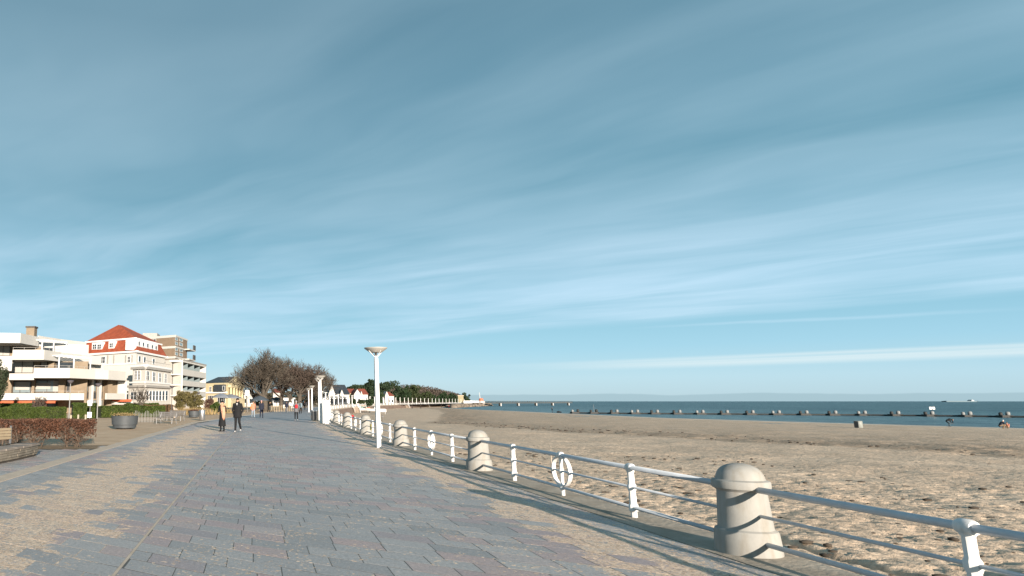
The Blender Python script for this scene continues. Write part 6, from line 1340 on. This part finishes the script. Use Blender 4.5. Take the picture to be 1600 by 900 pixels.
# on the beach
def bz(x, y):
    f = (x - float(RX(y))) / max(float(SX(y)) - float(RX(y)), 4.0); z0 = -0.22 - 1.5 * float(sstep(24, 130, np.array(float(y)))); pr = f / .9 * .86 if f < .9 else .86 + (f - .9) / .1 * .14
    return z0 + (SEA - z0) * min(max(pr, 0), 1.02)
def onbeach(px, py):
    z = -1.0
    for _ in range(12): p = gnd(px, py, z); z = bz(p.x, p.y)
    return Vector((p.x, p.y, z))
GB = 'people on the beach'
person('man in dark clothes standing on the sand at the water edge', onbeach(863, 645), math.radians(90), 1.78, None, BLACK, NAVY, BLACK, BLACK, group=GB, voxel=.028, fingers=False, bulk=1.25)
SIT = dict(pel=(0, 0, .10), waist=(0, -.01, .19), chest=(0, -.03, .31), neck=(0, -.05, .41), head=(0, -.06, .50), shL=(.108, -.04, .375), shR=(-.108, -.04, .375), elL=(.13, -.12, .26), elR=(-.13, -.12, .26), wrL=(.06, -.22, .24), wrR=(-.06, -.22, .24), hipL=(.052, -.02, .09), hipR=(-.052, -.02, .09), knL=(.06, -.22, .23), knR=(-.06, -.22, .23), anL=(.058, -.28, .045), anR=(-.058, -.28, .045))
STOOP = dict(pel=(0, .12, .42), waist=(0, .07, .50), chest=(0, -.08, .56), neck=(0, -.19, .55), head=(0, -.26, .54), shL=(.108, -.16, .55), shR=(-.108, -.16, .55), elL=(.13, -.17, .40), elR=(-.13, -.17, .40), wrL=(.08, -.20, .27), wrR=(-.08, -.20, .27), hipL=(.06, .12, .41), hipR=(-.06, .12, .41), knL=(.075, -.02, .26), knR=(-.075, -.02, .26), anL=(.075, .04, .045), anR=(-.075, .04, .045))
person('dark clothed person bent over at the shoreline', onbeach(1484, 666.5), math.radians(75), 1.85, STOOP, BLACK, mat('dark_jeans', (0.04, 0.07, 0.09), 0.85), BLACK, HAIRM, group=GB, voxel=.022, fingers=False, bulk=1.3)
person('person in navy jacket and tan trousers crouching at the right edge of the shore', onbeach(1566, 669.5), math.radians(60), 1.8, dict(STOOP, pel=(0, .10, .20), hipL=(.06, .1, .2), hipR=(-.06, .1, .2), waist=(0, .07, .30), chest=(0, -.02, .42), neck=(0, -.08, .50), head=(0, -.12, .575), shL=(.108, -.06, .47), shR=(-.108, -.06, .47), elL=(.13, -.14, .36), elR=(-.13, -.14, .36), wrL=(.08, -.24, .30), wrR=(-.08, -.24, .30), knL=(.08, -.16, .28), knR=(-.08, -.16, .28), anL=(.08, -.05, .045), anR=(-.08, -.05, .045)), NAVY, TANC, TANC, WHITEC, group=GB, voxel=.022, fingers=False, bulk=1.3)
person('small figure in coral and tan huddled beside the crouching person', onbeach(1575, 669.5), math.radians(-60), 1.5, SIT, CORAL, TANC, BLACK, BLACK, group=GB, voxel=.022, fingers=False, bulk=1.25)
person('person in a red jacket sitting on the sand beside the fifth bollard', onbeach(550.5, 654.5), math.radians(150), 1.75, SIT, REDC, NAVY, BLACK, None, group=GB, voxel=.022, fingers=False, bulk=1.3)
person('dark clothed person sitting on the sand left of the red jacket', onbeach(538.5, 653.5), math.radians(160), 1.75, SIT, BLACK, NAVY, BLACK, BLACK, group=GB, voxel=.022, fingers=False, bulk=1.3)
for px, py, lb, mm in ((657.5, 639.3, 'tiny dark figure walking before the sea wall, left one', BLACK), (644, 639, 'tiny dark figure near the middle beach stairs', NAVY), (690, 638, 'tiny dark figure by the far rocks, left one', BLACK), (701.5, 638.2, 'tiny figure in dark red by the far rocks, right one', REDC)):
    person(lb, onbeach(px, py), 1.0, 1.75, STRIDE, mm, BLACK, BLACK, BLACK, group=GB, voxel=.04, fingers=False, bulk=1.2)
# a low dark bundle by the standing man
p = onbeach(873, 644.8); t_ = thing('dark_bag', p, 'low dark bundle lying on the sand beside the standing man', 'bag'); MB().ball((0, 0, 0.22), (0.75, 0.35, 0.28), 8).ball((0.7, 0, 0.18), (0.35, 0.28, 0.2), 6).build('bundle', BLACK, t_); MB().path([(-0.3, 0, 0.42), (0, 0, 0.62), (0.3, 0, 0.44)], 0.03, 5).build('strap', BLACK, t_)

# ---------------------------------------------------------------- small litter of the tide line
def ondeb(n, seed):
    g = np.random.default_rng(seed); m = MB()
    for i in range(n):
        if i < n * 0.55: y = g.uniform(5, 26); x = float(RX(y)) + 0.6 + abs(g.normal(0, 7))
        else: y = g.uniform(20, 110); x = float(np.interp(y, [0, 28, 33, 37.5, 47, 57, 70, 100, 160], [35, 31.3, 30.6, 28.1, 26.5, 25.5, 23.7, 26, 44])) + abs(g.normal(0, 5))
        s_ = g.uniform(0.012, 0.05) * (1 if y < 26 else 1.8); m.ball((x, y, bz(x, y) + s_ * 0.2), (s_ * g.uniform(1, 2.6), s_ * g.uniform(0.8, 1.6), s_ * 0.6), 3)
    return m
tag(ondeb(900, 3).build('beach_litter', mat('dry_seaweed', (0.05, 0.04, 0.03), 0.95, 0.5, 1.0, coord='World'), None, 0), 'dark bits of seaweed, shell and pebble strewn over the sand', 'beach litter', kind='stuff')
